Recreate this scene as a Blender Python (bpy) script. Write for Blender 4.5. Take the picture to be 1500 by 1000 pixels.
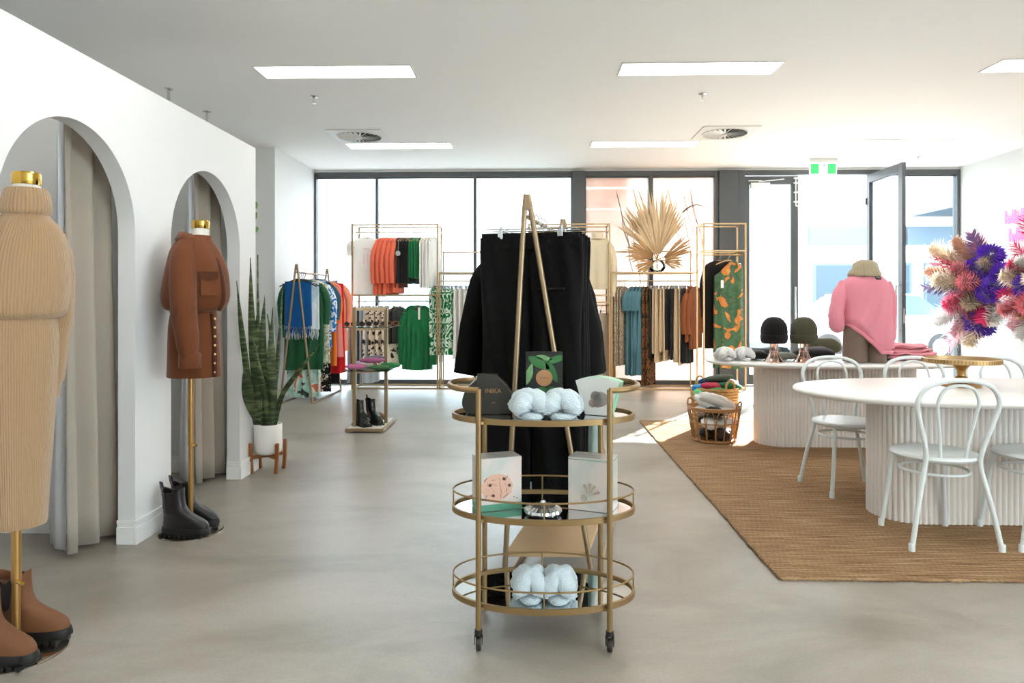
import bpy, bmesh, math, random
from mathutils import Vector, Matrix, noise
for _o in list(bpy.data.objects): bpy.data.objects.remove(_o)
PI = math.pi
SC = bpy.context.scene
COL = SC.collection
# ---------------------------------------------------------------- camera, world, sun, exposure
FPX = 1020.0; CAMH = 1.27; HOR = 438.0
TH = math.atan(28/FPX); CT, ST = math.cos(TH), math.sin(TH)
cam = bpy.data.cameras.new('camera'); camo = bpy.data.objects.new('camera', cam); COL.objects.link(camo)
camo.location = (0, 0, CAMH); camo.rotation_euler = (PI/2, 0, TH)
cam.sensor_width = 36; cam.lens = 36*FPX/1500; cam.shift_y = -(500-HOR)/1500; cam.clip_end = 300
SC.camera = camo
w = bpy.data.worlds.new('sky'); SC.world = w; w.use_nodes = True
bg = w.node_tree.nodes['Background']; bg.inputs[0].default_value = (.84, .92, 1, 1); bg.inputs[1].default_value = 5.2
sl = bpy.data.lights.new('sun', 'SUN'); sl.energy = 22; sl.angle = .01; sl.color = (1, .95, .87)
so = bpy.data.objects.new('sun', sl); COL.objects.link(so)
_d = Vector((-.517, -.856, -.60)); so.rotation_euler = _d.to_track_quat('-Z', 'Y').to_euler(); so.location = (12, 20, 14)
SC.view_settings.view_transform = 'Standard'; SC.view_settings.look = 'None'
SC.view_settings.gamma = 1; SC.view_settings.use_curve_mapping = False
SC.view_settings.exposure = 1.27
PANEL = 7.0      # ceiling panel strength

# ---------------------------------------------------------------- helpers
def G(px, py, z=0.0):                    # picture point lying at height z -> room point
    f = FPX*(CAMH-z)/(py-HOR); r = (px-750)/FPX*f
    return Vector((r*CT-f*ST, r*ST+f*CT, z))
def W(px, py, Y):                        # picture point lying on the vertical plane y=Y
    u = (px-750)/FPX; t = Y/(u*ST+CT)
    return Vector((t*(u*CT-ST), Y, CAMH-(py-HOR)/FPX*t))
def lin(c):
    if isinstance(c, str):
        c = tuple(int(c[i:i+2], 16)/255 for i in (0, 2, 4))
    return tuple((x/12.92 if x <= .04045 else ((x+.055)/1.055)**2.4) for x in c[:3])
MATS = {}
def nodes(name):
    m = bpy.data.materials.new(name); m.use_nodes = True
    nt = m.node_tree; return m, nt, nt.nodes['Principled BSDF'], nt.nodes, nt.links
def mat(name, col='cccccc', rough=.6, metal=0, var=.05, scale=6, bump=0, bscale=90, spec=.5, sheen=0, coat=0, alpha=1, coord='Object'):
    if name in MATS: return MATS[name]
    m, nt, p, N, L = nodes(name)
    c = lin(col)
    tc = N.new('ShaderNodeTexCoord'); nz = N.new('ShaderNodeTexNoise'); nz.inputs['Scale'].default_value = scale; nz.inputs['Detail'].default_value = 4
    L.new(tc.outputs[coord], nz.inputs['Vector'])
    mx = N.new('ShaderNodeMix'); mx.data_type = 'RGBA'
    mx.inputs[6].default_value = (*[max(0, x*(1-var)) for x in c], 1); mx.inputs[7].default_value = (*[min(1, x*(1+var)) for x in c], 1)
    L.new(nz.outputs['Fac'], mx.inputs[0]); L.new(mx.outputs[2], p.inputs['Base Color'])
    p.inputs['Roughness'].default_value = rough; p.inputs['Metallic'].default_value = metal
    p.inputs['Specular IOR Level'].default_value = spec; p.inputs['Sheen Weight'].default_value = sheen; p.inputs['Coat Weight'].default_value = coat
    p.inputs['Alpha'].default_value = alpha
    if bump:
        n2 = N.new('ShaderNodeTexNoise'); n2.inputs['Scale'].default_value = bscale; n2.inputs['Detail'].default_value = 3
        L.new(tc.outputs[coord], n2.inputs['Vector'])
        b = N.new('ShaderNodeBump'); b.inputs['Strength'].default_value = bump; b.inputs['Distance'].default_value = .01
        L.new(n2.outputs['Fac'], b.inputs['Height']); L.new(b.outputs['Normal'], p.inputs['Normal'])
    MATS[name] = m; return m
def cloth(name, col, rough=.85, bump=.15, var=.08):
    return mat(name, col, rough, 0, var, 5, bump, 160, .25, .15)
def ramp(N, stops, interp='CONSTANT'):
    r = N.new('ShaderNodeValToRGB'); r.color_ramp.interpolation = interp
    e = r.color_ramp.elements
    while len(e) < len(stops): e.new(.5)
    for i, (pos, c) in enumerate(stops):
        e[i].position = pos; e[i].color = (*lin(c), 1)
    return r
def pattern(name, kind, cols, scale=10, rough=.8, stretch=(1, 1, 1)):
    """printed fabrics: leopard / floral / swirl / blotch / stripe"""
    if name in MATS: return MATS[name]
    m, nt, p, N, L = nodes(name)
    tc = N.new('ShaderNodeTexCoord'); mp = N.new('ShaderNodeMapping'); mp.inputs['Scale'].default_value = stretch
    L.new(tc.outputs['Object'], mp.inputs['Vector'])
    if kind == 'leopard':
        nz = N.new('ShaderNodeTexNoise'); nz.inputs['Scale'].default_value = scale*.8; L.new(mp.outputs[0], nz.inputs['Vector'])
        ad = N.new('ShaderNodeMixRGB'); ad.inputs[0].default_value = .12; L.new(mp.outputs[0], ad.inputs[1]); L.new(nz.outputs['Color'], ad.inputs[2])
        vo = N.new('ShaderNodeTexVoronoi'); vo.inputs['Scale'].default_value = scale; L.new(ad.outputs[0], vo.inputs['Vector'])
        r = ramp(N, [(0, cols[1]), (.17, cols[2]), (.38, cols[0])]); L.new(vo.outputs['Distance'], r.inputs[0])
    elif kind == 'swirl':
        nz = N.new('ShaderNodeTexNoise'); nz.inputs['Scale'].default_value = scale*.35; L.new(mp.outputs[0], nz.inputs['Vector'])
        ml = N.new('ShaderNodeMath'); ml.operation = 'MULTIPLY'; ml.inputs[1].default_value = 14; L.new(nz.outputs['Fac'], ml.inputs[0])
        fr = N.new('ShaderNodeMath'); fr.operation = 'FRACT'; L.new(ml.outputs[0], fr.inputs[0])
        r = ramp(N, [(0, cols[0]), (.5, cols[1])]); L.new(fr.outputs[0], r.inputs[0])
    elif kind == 'stripe':
        wv = N.new('ShaderNodeTexWave'); wv.inputs['Scale'].default_value = scale; wv.inputs['Distortion'].default_value = .6; L.new(mp.outputs[0], wv.inputs['Vector'])
        r = ramp(N, [(0, cols[0]), (.55, cols[1])]); L.new(wv.outputs['Fac'], r.inputs[0])
    else:
        nz = N.new('ShaderNodeTexNoise'); nz.inputs['Scale'].default_value = scale; nz.inputs['Detail'].default_value = 2; nz.inputs['Distortion'].default_value = .8
        L.new(mp.outputs[0], nz.inputs['Vector'])
        k = len(cols); r = ramp(N, [(0 if i == 0 else .36+.28*(i-1)/max(1, k-2) if k > 2 else .55, c) for i, c in enumerate(cols)]); L.new(nz.outputs['Fac'], r.inputs[0])
    L.new(r.outputs[0], p.inputs['Base Color']); p.inputs['Roughness'].default_value = rough; p.inputs['Specular IOR Level'].default_value = .25
    MATS[name] = m; return m
def ribbed(name, col, ribs, rough=.9, strength=.6):
    if name in MATS: return MATS[name]
    m, nt, p, N, L = nodes(name)
    tc = N.new('ShaderNodeTexCoord'); sx = N.new('ShaderNodeSeparateXYZ'); L.new(tc.outputs['UV'], sx.inputs[0])
    ml = N.new('ShaderNodeMath'); ml.operation = 'MULTIPLY'; ml.inputs[1].default_value = ribs*2*PI; L.new(sx.outputs[0], ml.inputs[0])
    sn = N.new('ShaderNodeMath'); sn.operation = 'SINE'; L.new(ml.outputs[0], sn.inputs[0])
    nz = N.new('ShaderNodeTexNoise'); nz.inputs['Scale'].default_value = 120; L.new(tc.outputs['Object'], nz.inputs['Vector'])
    ad = N.new('ShaderNodeMath'); ad.operation = 'ADD'; L.new(sn.outputs[0], ad.inputs[0]); L.new(nz.outputs['Fac'], ad.inputs[1])
    b = N.new('ShaderNodeBump'); b.inputs['Strength'].default_value = strength; b.inputs['Distance'].default_value = .004
    L.new(ad.outputs[0], b.inputs['Height']); L.new(b.outputs['Normal'], p.inputs['Normal'])
    c = lin(col); mr = N.new('ShaderNodeMapRange'); mr.inputs[1].default_value = -1; mr.inputs[2].default_value = 2
    L.new(ad.outputs[0], mr.inputs[0])
    mx = N.new('ShaderNodeMix'); mx.data_type = 'RGBA'; mx.inputs[6].default_value = (*[x*.86 for x in c], 1); mx.inputs[7].default_value = (*[min(1, x*1.1) for x in c], 1)
    L.new(mr.outputs[0], mx.inputs[0]); L.new(mx.outputs[2], p.inputs['Base Color'])
    p.inputs['Roughness'].default_value = rough; p.inputs['Sheen Weight'].default_value = .3; p.inputs['Specular IOR Level'].default_value = .2
    MATS[name] = m; return m
def glassy(name, tint='ffffff', refl=1.0, solid=0.0):
    """thin clear sheet: lets light straight through, mirrors a little at glancing angles"""
    if name in MATS: return MATS[name]
    m, nt, p, N, L = nodes(name); N.remove(p)
    t = N.new('ShaderNodeBsdfTransparent'); t.inputs[0].default_value = (*lin(tint), 1)
    g = N.new('ShaderNodeBsdfGlossy'); g.inputs['Roughness'].default_value = .02
    fr = N.new('ShaderNodeFresnel'); fr.inputs[0].default_value = 1.45
    ad = N.new('ShaderNodeMath'); ad.operation = 'MULTIPLY_ADD'; ad.inputs[1].default_value = refl; ad.inputs[2].default_value = solid; L.new(fr.outputs[0], ad.inputs[0])
    nz = N.new('ShaderNodeTexNoise'); nz.inputs['Scale'].default_value = 3
    mx = N.new('ShaderNodeMixShader'); L.new(ad.outputs[0], mx.inputs[0]); L.new(t.outputs[0], mx.inputs[1]); L.new(g.outputs[0], mx.inputs[2])
    L.new(mx.outputs[0], N['Material Output'].inputs[0]); MATS[name] = m; return m
def emit(name, col, s):
    if name in MATS: return MATS[name]
    m, nt, p, N, L = nodes(name)
    p.inputs['Base Color'].default_value = (*lin(col), 1); p.inputs['Emission Color'].default_value = (*lin(col), 1); p.inputs['Emission Strength'].default_value = s
    MATS[name] = m; return m

class MB:
    def __init__(s): s.v = []; s.f = []; s.uv = []
    def add(s, vs, fs, uvs=None, M=None):
        b = len(s.v); s.v += [tuple(M @ Vector(q)) if M else tuple(q) for q in vs]
        s.f += [tuple(i+b for i in f) for f in fs]; s.uv += uvs if uvs else [None]*len(fs); return s
    def box(s, x0, x1, y0, y1, z0, z1, M=None):
        return s.add([(x, y, z) for z in (z0, z1) for y in (y0, y1) for x in (x0, x1)],
                     [(0, 2, 3, 1), (4, 5, 7, 6), (0, 1, 5, 4), (2, 6, 7, 3), (0, 4, 6, 2), (1, 3, 7, 5)], None, M)
    def loft(s, rings, caps=True, closed=True, M=None):
        n = len(rings[0]); vs = [p for r in rings for p in r]; fs = []; uvs = []; m = len(rings)
        for i in range(m-1):
            for j in range(n if closed else n-1):
                k = (j+1) % n
                fs.append((i*n+j, i*n+k, (i+1)*n+k, (i+1)*n+j))
                uvs.append([(j/n, i/m), ((j+1)/n, i/m), ((j+1)/n, (i+1)/m), (j/n, (i+1)/m)])
        if caps and closed:
            fs.append(tuple(reversed(range(n)))); uvs.append(None)
            fs.append(tuple((m-1)*n+j for j in range(n))); uvs.append(None)
        return s.add(vs, fs, uvs, M)
    def tube(s, pts, r, n=8, closed=False, M=None, flat=1.0):
        P = [Vector(p) for p in pts]; m = len(P); rs = r if isinstance(r, (list, tuple)) else [r]*m
        T = []
        for i in range(m):
            a = P[(i-1) % m] if (closed or i > 0) else P[i]; b = P[(i+1) % m] if (closed or i < m-1) else P[i]
            T.append((b-a).normalized() if (b-a).length > 1e-9 else Vector((0, 0, 1)))
        u = T[0].orthogonal().normalized(); rings = []
        for i in range(m):
            u = (u-T[i]*u.dot(T[i])); u = u.normalized() if u.length > 1e-6 else T[i].orthogonal().normalized()
            v = T[i].cross(u)
            rings.append([P[i]+(u*math.cos(2*PI*j/n)+v*math.sin(2*PI*j/n)*flat)*rs[i] for j in range(n)])
        if closed: rings.append(rings[0]); return s.loft(rings, False, True, M)
        return s.loft(rings, True, True, M)
    def lathe(s, prof, n=24, c=(0, 0, 0), M=None, cap=True, wob=None):
        rings = [[(c[0]+r*math.cos(2*PI*j/n), c[1]+r*math.sin(2*PI*j/n), c[2]+z) for j in range(n)] for r, z in prof]
        return s.loft(rings, cap, True, M)
    def prism(s, out, lo, hi, axis='y', M=None):
        def p(a, b, h): return (a, h, b) if axis == 'y' else (h, a, b) if axis == 'x' else (a, b, h)
        n = len(out); vs = [p(a, b, lo) for a, b in out]+[p(a, b, hi) for a, b in out]
        fs = [tuple(range(n)), tuple(reversed(range(n, 2*n)))]+[(i, (i+1) % n, (i+1) % n+n, i+n) for i in range(n)]
        return s.add(vs, fs, None, M)
    def bar(s, a, b, w, d=None, M=None):      # square bar between two points
        a, b = Vector(a), Vector(b); t = (b-a).normalized(); d = d or w
        u = Vector((0, 0, 1)).cross(t); u = Vector((1, 0, 0)) if u.length < 1e-4 else u.normalized(); v = t.cross(u)
        r = lambda c: [c+u*x*w/2+v*y*d/2 for x, y in ((-1, -1), (1, -1), (1, 1), (-1, 1))]
        return s.loft([r(a), r(b)], True, True, M)
    def xf(s, M): s.v = [tuple(M @ Vector(p)) for p in s.v]; return s
    def noise(s, amp, sc, seed=0):
        o = Vector((seed*3.7, seed*1.3, seed*.7))
        s.v = [tuple(Vector(p)+noise.noise_vector(Vector(p)*sc+o)*amp) for p in s.v]; return s
    def mesh(s, name, m, ang=40, flat=False):
        me = bpy.data.meshes.new(name); me.from_pydata(s.v, [], s.f)
        if any(s.uv):
            l = me.uv_layers.new(name='UVMap'); k = 0
            for f, u in zip(s.f, s.uv):
                for q in range(len(f)):
                    if u: l.data[k].uv = u[q]
                    k += 1
        bm = bmesh.new(); bm.from_mesh(me); bmesh.ops.recalc_face_normals(bm, faces=bm.faces); bm.to_mesh(me); bm.free()
        if not flat:
            me.polygons.foreach_set('use_smooth', [True]*len(me.polygons)); me.set_sharp_from_angle(angle=math.radians(ang))
        if m: me.materials.append(m)
        return me
    def build(s, name, m, parent=None, world=False, bevel=0, ang=40, flat=False, subsurf=0, solid=0):
        if world and parent:
            o = Vector((0, 0, 0)); q = parent
            while q: o += q.location; q = q.parent
            s.v = [tuple(Vector(p)-o) for p in s.v]
        ob = bpy.data.objects.new(name, s.mesh(name, m, ang, flat)); COL.objects.link(ob); ob.parent = parent
        if solid: q = ob.modifiers.new('th', 'SOLIDIFY'); q.thickness = solid; q.offset = 0
        if bevel: q = ob.modifiers.new('bv', 'BEVEL'); q.width = bevel; q.segments = 2; q.limit_method = 'ANGLE'; q.angle_limit = math.radians(40)
        if subsurf: q = ob.modifiers.new('ss', 'SUBSURF'); q.levels = subsurf; q.render_levels = subsurf
        return ob
def tag(o, label=None, cat=None, group=None, kind=None):
    if label: o['label'] = label
    if cat: o['category'] = cat
    if group: o['group'] = group
    if kind: o['kind'] = kind
    return o
def thing(name, label, cat, loc=(0, 0, 0), rz=0, group=None):
    o = bpy.data.objects.new(name, None); COL.objects.link(o); o.empty_display_size = .1
    o.location = loc; o.rotation_euler = (0, 0, rz); return tag(o, label, cat, group)
def copy_tree(o, parent=None):
    c = o.copy(); COL.objects.link(c); c.parent = parent
    for ch in list(o.children): copy_tree(ch, c)
    return c
def ell(cx, cy, z, a, b, rot=0, n=32, e=1.0):
    out = []
    for j in range(n):
        t = 2*PI*j/n; x = a*math.copysign(abs(math.cos(t))**e, math.cos(t)); y = b*math.copysign(abs(math.sin(t))**e, math.sin(t))
        out.append(Vector((cx+x*math.cos(rot)-y*math.sin(rot), cy+x*math.sin(rot)+y*math.cos(rot), z)))
    return out
def interp(prof, n):                      # smooth resample of rows of numbers
    out = []; m = len(prof)-1
    for i in range(n):
        t = i/(n-1)*m; k = min(int(t), m-1); f = t-k
        p0, p1, p2, p3 = prof[max(k-1, 0)], prof[k], prof[k+1], prof[min(k+2, m)]
        out.append(tuple(.5*((2*b)+(-a+c)*f+(2*a-5*b+4*c-d)*f*f+(-a+3*b-3*c+d)*f**3) for a, b, c, d in zip(p0, p1, p2, p3)))
    return out
def smooth_path(pts, n): return [Vector(p) for p in interp([tuple(p) for p in pts], n)]
def text_mb(txt, size, thick=.0006):
    cu = bpy.data.curves.new('t', 'FONT'); cu.body = txt; cu.size = size; cu.extrude = thick; cu.align_x = 'CENTER'; cu.resolution_u = 3
    ob = bpy.data.objects.new('t', cu); COL.objects.link(ob); bpy.context.view_layer.update()
    me = ob.to_mesh(); b = MB(); b.add([tuple(v.co) for v in me.vertices], [tuple(p.vertices) for p in me.polygons])
    ob.to_mesh_clear(); bpy.data.objects.remove(ob); bpy.data.curves.remove(cu); return b
RX90 = Matrix.Rotation(PI/2, 4, 'X')      # text lying in xy -> standing in xz facing -y
# ---------------------------------------------------------------- materials of the room
M_wall = mat('white_paint', 'e4e4e3', .7, 0, .012, 3, .02, 200, .3)
M_ceil = mat('ceiling_paint', 'f9f9f8', .8, 0, .01, 2, .02, 200, .2)
M_skirt = mat('skirting_gloss', 'f0f0ee', .4, 0, .01, 3)
M_frame = mat('anodised_grey', '55585a', .45, .3, .04, 5)
M_glass = glassy('window_glass', 'f3f9fb', .55)
M_gold = mat('brushed_gold', 'b79a72', .3, .75, .05, 10)
M_bronze = mat('champagne_metal', '9d8769', .38, .65, .05, 10)
M_black = cloth('black_cotton', '14130f' if False else '151415')
def concrete():
    m, nt, p, N, L = nodes('polished_concrete')
    tc = N.new('ShaderNodeTexCoord')
    mp = N.new('ShaderNodeMapping'); mp.inputs['Scale'].default_value = (.7, 1.25, 1); L.new(tc.outputs['Object'], mp.inputs[0])
    a = N.new('ShaderNodeTexNoise'); a.inputs['Scale'].default_value = 1.1; a.inputs['Detail'].default_value = 8; a.inputs['Roughness'].default_value = .62; a.inputs['Distortion'].default_value = .5
    L.new(mp.outputs[0], a.inputs['Vector'])
    b = N.new('ShaderNodeTexNoise'); b.inputs['Scale'].default_value = 90; b.inputs['Detail'].default_value = 4; L.new(tc.outputs['Object'], b.inputs['Vector'])
    r = ramp(N, [(.3, '7b7468'), (.5, '979085'), (.7, 'a8a299')], 'LINEAR'); L.new(a.outputs['Fac'], r.inputs[0])
    mx = N.new('ShaderNodeMix'); mx.data_type = 'RGBA'; mx.blend_type = 'OVERLAY'; mx.inputs[0].default_value = .16
    L.new(r.outputs[0], mx.inputs[6]); L.new(b.outputs['Fac'], mx.inputs[7]); L.new(mx.outputs[2], p.inputs['Base Color'])
    mr = N.new('ShaderNodeMapRange'); mr.inputs[3].default_value = .26; mr.inputs[4].default_value = .46; L.new(a.outputs['Fac'], mr.inputs[0]); L.new(mr.outputs[0], p.inputs['Roughness'])
    bp = N.new('ShaderNodeBump'); bp.inputs['Strength'].default_value = .03; bp.inputs['Distance'].default_value = .01; L.new(b.outputs['Fac'], bp.inputs['Height']); L.new(bp.outputs[0], p.inputs['Normal'])
    p.inputs['Specular IOR Level'].default_value = .5
    return m
def struct(name, mb, m, **k): return tag(mb.build(name, m, **k), kind='structure')
CEIL = 3.2; WY = 10.4; PX = -2.055; PT = .09; RWX = 6.27
struct('floor', MB().box(-5, 6.4, -4.2, 10.5, -.12, 0), concrete(), flat=True)
struct('ceiling', MB().box(-5, 6.4, -4.2, 10.5, CEIL, CEIL+.12), M_ceil, flat=True)
struct('wall_right', MB().box(RWX, RWX+.13, .6, 10.5, 0, CEIL).box(RWX, RWX+.13, -4.2, .6, 3.0, CEIL), M_wall, flat=True)
struct('wall_rear', MB().box(-5, RWX, -4.2, -4.06, 0, CEIL), M_wall, flat=True)
struct('wall_left_outer', MB().box(-5, -4.86, -4.06, 8.75, 0, CEIL), M_wall, flat=True)
struct('wall_return', MB().box(-5, -3.25, 8.75, 8.88, 0, CEIL), M_wall, flat=True)
struct('wall_left_far', MB().box(-3.38, -3.25, 8.88, 10.5, 0, CEIL), M_wall, flat=True)
struct('wall_front', MB().box(-3.25, RWX, WY-.04, WY+.1, 3.166, CEIL), M_wall, flat=True)
# partition with two arched openings
A1, A2, AR, ASP, PEND, PH = (2.62, 3.56), (3.92, 4.86), .47, 1.61, 5.14, 2.395
out = [(-1.2, 0)]
for a, b in (A1, A2):
    c = (a+b)/2; out += [(a, 0), (a, ASP)]
    out += [(c-AR*math.cos(PI*i/40), ASP+AR*math.sin(PI*i/40)) for i in range(1, 40)]
    out += [(b, ASP), (b, 0)]
out += [(PEND, 0), (PEND, PH), (-1.2, PH)]
struct('wall_left', MB().prism(out, PX-PT, PX, 'x'), M_wall, ang=25)
struct('wall_divider', MB().box(-3.65, PX-PT, 3.72, 3.81, 0, PH), M_wall, flat=True)
struct('wall_divider_end', MB().box(-3.65, PX-PT, 5.05, PEND, 0, PH), M_wall, flat=True)
struct('wall_divider_start', MB().box(-3.65, PX-PT, -1.2, -1.11, 0, PH), M_wall, flat=True)
struct('wall_changing_room', MB().box(-3.74, -3.65, -1.2, PEND, 0, PH), M_wall, flat=True)
# skirting boards: a two-step profile run along a line, proud of the wall by (nx,ny)
def skirt(name, x0, y0, x1, y1, nx, ny, h=.125):
    b = MB(); e = .001
    for d, z0, z1 in ((.018, 0, h*.72), (.011, h*.72, h*.86), (.015, h*.86, h)):
        xs = sorted((x0, x1)); ys = sorted((y0, y1))
        if nx: xs = sorted((x0+nx*e, x0+nx*d))
        if ny: ys = sorted((y0+ny*e, y0+ny*d))
        b.box(xs[0], xs[1], ys[0], ys[1], z0, z1)
    return struct(name, b, M_skirt, flat=True, bevel=.002)
skirt('baseboard_left', PX, -1.2, PX, A1[0], 1, 0); skirt('baseboard_left', PX, A1[1]-.018, PX, A2[0]+.018, 1, 0); skirt('baseboard_left', PX, A2[1]-.018, PX, PEND+.018, 1, 0)
for nm, y, s in (('a', A1[1], -1), ('b', A2[1], -1)): skirt('baseboard_left', PX-PT, y, PX, y, 0, s)
skirt('baseboard_left', PX-PT, A2[0], PX, A2[0], 0, 1); skirt('baseboard_left', PX-PT, PEND, PX, PEND, 0, 1)
skirt('baseboard_divider', -3.64, 3.72, PX-PT, 3.72, 0, -1); skirt('baseboard_divider', -3.64, 5.05, PX-PT, 5.05, 0, -1)
skirt('baseboard_return', -4.8, 8.75, -3.25, 8.75, 0, -1); skirt('baseboard_left_far', -3.25, 8.9, -3.25, 10.3, 1, 0); skirt('baseboard_right', RWX, .6, RWX, 10.3, -1, 0)
# ---------------------------------------------------------------- shopfront glazing
def X_(px): return W(px, 400, WY).x
FT, FB, TOP = 3.09, .07, 3.166
def window(n, x0, x1, l=.045, r=.045, d=.06):
    b = MB(); y0, y1 = WY-d, WY+d
    b.box(x0, x0+l, y0, y1, 0, TOP); b.box(x1-r, x1, y0, y1, 0, TOP)
    b.box(x0+l, x1-r, y0, y1, FT, TOP); b.box(x0+l, x1-r, y0, y1, 0, FB)
    f = struct('window_%d' % n, b, M_frame, flat=True, bevel=.003)
    MB().box(x0+l, x1-r, WY-.004, WY+.004, FB, FT).build('pane', M_glass, f, flat=True)
    MB().box(x0+l, x1-r, WY-.025, WY-.012, FT-.02, FT).build('glazing_bead', M_frame, f, flat=True)
    return f
xs = [-3.245, X_(553), X_(696), X_(838), X_(856), X_(953), X_(1051)]
window(1, xs[0], xs[1], .03, .02); window(2, xs[1], xs[2], .02, .022); window(3, xs[2], xs[3], .022, .02)
struct('trim_1', MB().box(xs[3], xs[4], WY-.1, WY+.08, 0, TOP), M_frame, flat=True, bevel=.004)
window(4, xs[4], xs[5], .02, .03); window(5, xs[5], xs[6], .03, .05)
XD = X_(1089); XO = X_(1169); XH = X_(1272); XR = RWX-.005
struct('trim_2', MB().box(xs[6], XD-.1, WY-.1, WY+.08, 0, TOP).box(XD-.095, XD, WY-.08, WY+.08, 0, TOP).box(XD, XH, WY-.06, WY+.06, 3.1, TOP), M_frame, flat=True, bevel=.004)
window(6, XH, XR, .045, .045)
M_white_metal = mat('white_enamel', 'e8e9e8', .3, .1, .02, 4)
M_steel = mat('satin_steel', 'c9cac8', .25, .9, .03, 6)
M_dark = mat('dark_plastic', '222222', .4)
def leaf(name, wd, hinge_left=True):
    """glass door leaf in local coords: hinge at x=0, runs to x=wd, faces -y"""
    H = 3.085; s = .105; b = MB()
    b.box(0, s*.75, -.025, .025, .01, H).box(wd-s, wd, -.025, .025, .01, H).box(s*.75, wd-s, -.025, .025, H-.12, H).box(s*.75, wd-s, -.025, .025, .01, .16)
    d = struct(name, b, M_frame, flat=True, bevel=.003)
    MB().box(s*.75, wd-s, -.004, .004, .16, H-.12).build('pane', M_glass, d, flat=True)
    h = MB(); hx = wd-.06
    h.tube([(hx, -.03, .85), (hx, -.075, .86), (hx, -.075, 1.45), (hx, -.03, 1.46)], .013, 10)
    h.build('handle', M_steel, d)
    MB().box(wd-.002, wd+.004, -.012, .012, .95, 1.15).build('lock_plate', M_steel, d, flat=True)
    for z in (.3, 1.5, 2.7): MB().tube([(0, -.035, z-.05), (0, -.035, z+.05)], .012, 8).build('hinge', M_frame, d)
    return d
d1 = leaf('door_1', XO-XD-.01); d1.location = (XD+.005, WY, 0)
c1 = MB().box(.08, .36, -.085, -.027, 2.9, 2.98).build('door_closer', M_white_metal, d1, bevel=.004)
MB().bar((.2, -.07, 2.995), (.56, -.085, 3.03), .02, .012).bar((.05, -.07, 3.01), (.25, -.06, 3.01), .02, .012).build('closer_arm', M_white_metal, c1, flat=True)
bb = MB().tube([(XO-XD-.055, -.045, 2.64), (XO-XD-.055, -.045, 3.06)], .009, 8)
bb.tube([(XO-XD-.055, -.045, 2.64), (XO-XD-.02, -.06, 2.64)], .009, 8)
for z in (2.7, 2.84, 2.98, 3.05): bb.box(XO-XD-.085, XO-XD-.025, -.056, -.026, z-.01, z+.01)
bb.build('flush_bolt', M_white_metal, d1)
d2 = leaf('door_2', .98); d2.location = (XH-.03, WY-.06, 0); d2.rotation_euler = (0, 0, -PI/2)
MB().box(.08, .34, .03, .085, 2.9, 2.98).build('door_closer', M_white_metal, d2, bevel=.004)
k = MB().tube([(.86, -.09, .80), (.86, -.09, 1.4)], .008, 8); k.build('security_rod', M_steel, d2)
for n_ in range(2):                        # unseen side windows added so more daylight reaches ceiling and shop front
    y0, y1 = -4.2+2.4*n_, -1.8+2.4*n_; b = MB()
    b.box(RWX, RWX+.12, y0, y0+.03, 0, 3.0).box(RWX, RWX+.12, y1-.03, y1, 0, 3.0).box(RWX, RWX+.12, y0+.03, y1-.03, 2.93, 3.0).box(RWX, RWX+.12, y0+.03, y1-.03, 0, .07)
    f = struct('window_%d' % (7+n_), b, M_frame, flat=True)
    MB().box(RWX+.056, RWX+.064, y0+.03, y1-.03, .07, 2.93).build('pane', M_glass, f, flat=True)
# film print on the two middle panes
def film():
    m, nt, p, N, L = nodes('printed_window_film'); N.remove(p)
    tc = N.new('ShaderNodeTexCoord')
    mp = N.new('ShaderNodeMapping'); mp.inputs['Scale'].default_value = (1.0, 1, .55); mp.inputs['Rotation'].default_value = (0, .9, 0); L.new(tc.outputs['Object'], mp.inputs[0])
    nz = N.new('ShaderNodeTexNoise'); nz.inputs['Scale'].default_value = 1.6; nz.inputs['Detail'].default_value = 3; nz.inputs['Distortion'].default_value = .8; L.new(mp.outputs[0], nz.inputs['Vector'])
    r = ramp(N, [(.32, 'c4a396'), (.48, 'cab8ad'), (.66, 'cdc2bb')], 'LINEAR'); L.new(nz.outputs['Fac'], r.inputs[0])
    t = N.new('ShaderNodeBsdfTranslucent'); d = N.new('ShaderNodeBsdfDiffuse'); mx = N.new('ShaderNodeMixShader'); mx.inputs[0].default_value = .2
    L.new(r.outputs[0], t.inputs[0]); L.new(r.outputs[0], d.inputs[0]); L.new(t.outputs[0], mx.inputs[1]); L.new(d.outputs[0], mx.inputs[2])
    L.new(mx.outputs[0], N['Material Output'].inputs[0]); return m
MF = film(); MFs = mat('film_soft_pink', 'edb5a4', .7, var=.1)
def translucent(name, col):
    m, nt, p, N, L = nodes(name); N.remove(p); t = N.new('ShaderNodeBsdfTranslucent'); t.inputs[0].default_value = (*lin(col), 1)
    nz = N.new('ShaderNodeTexNoise'); L.new(t.outputs[0], N['Material Output'].inputs[0]); return m
MT1 = translucent('film_strand_tone', 'bd998b'); MT2 = translucent('film_lash_tone', '9b8f89')
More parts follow.
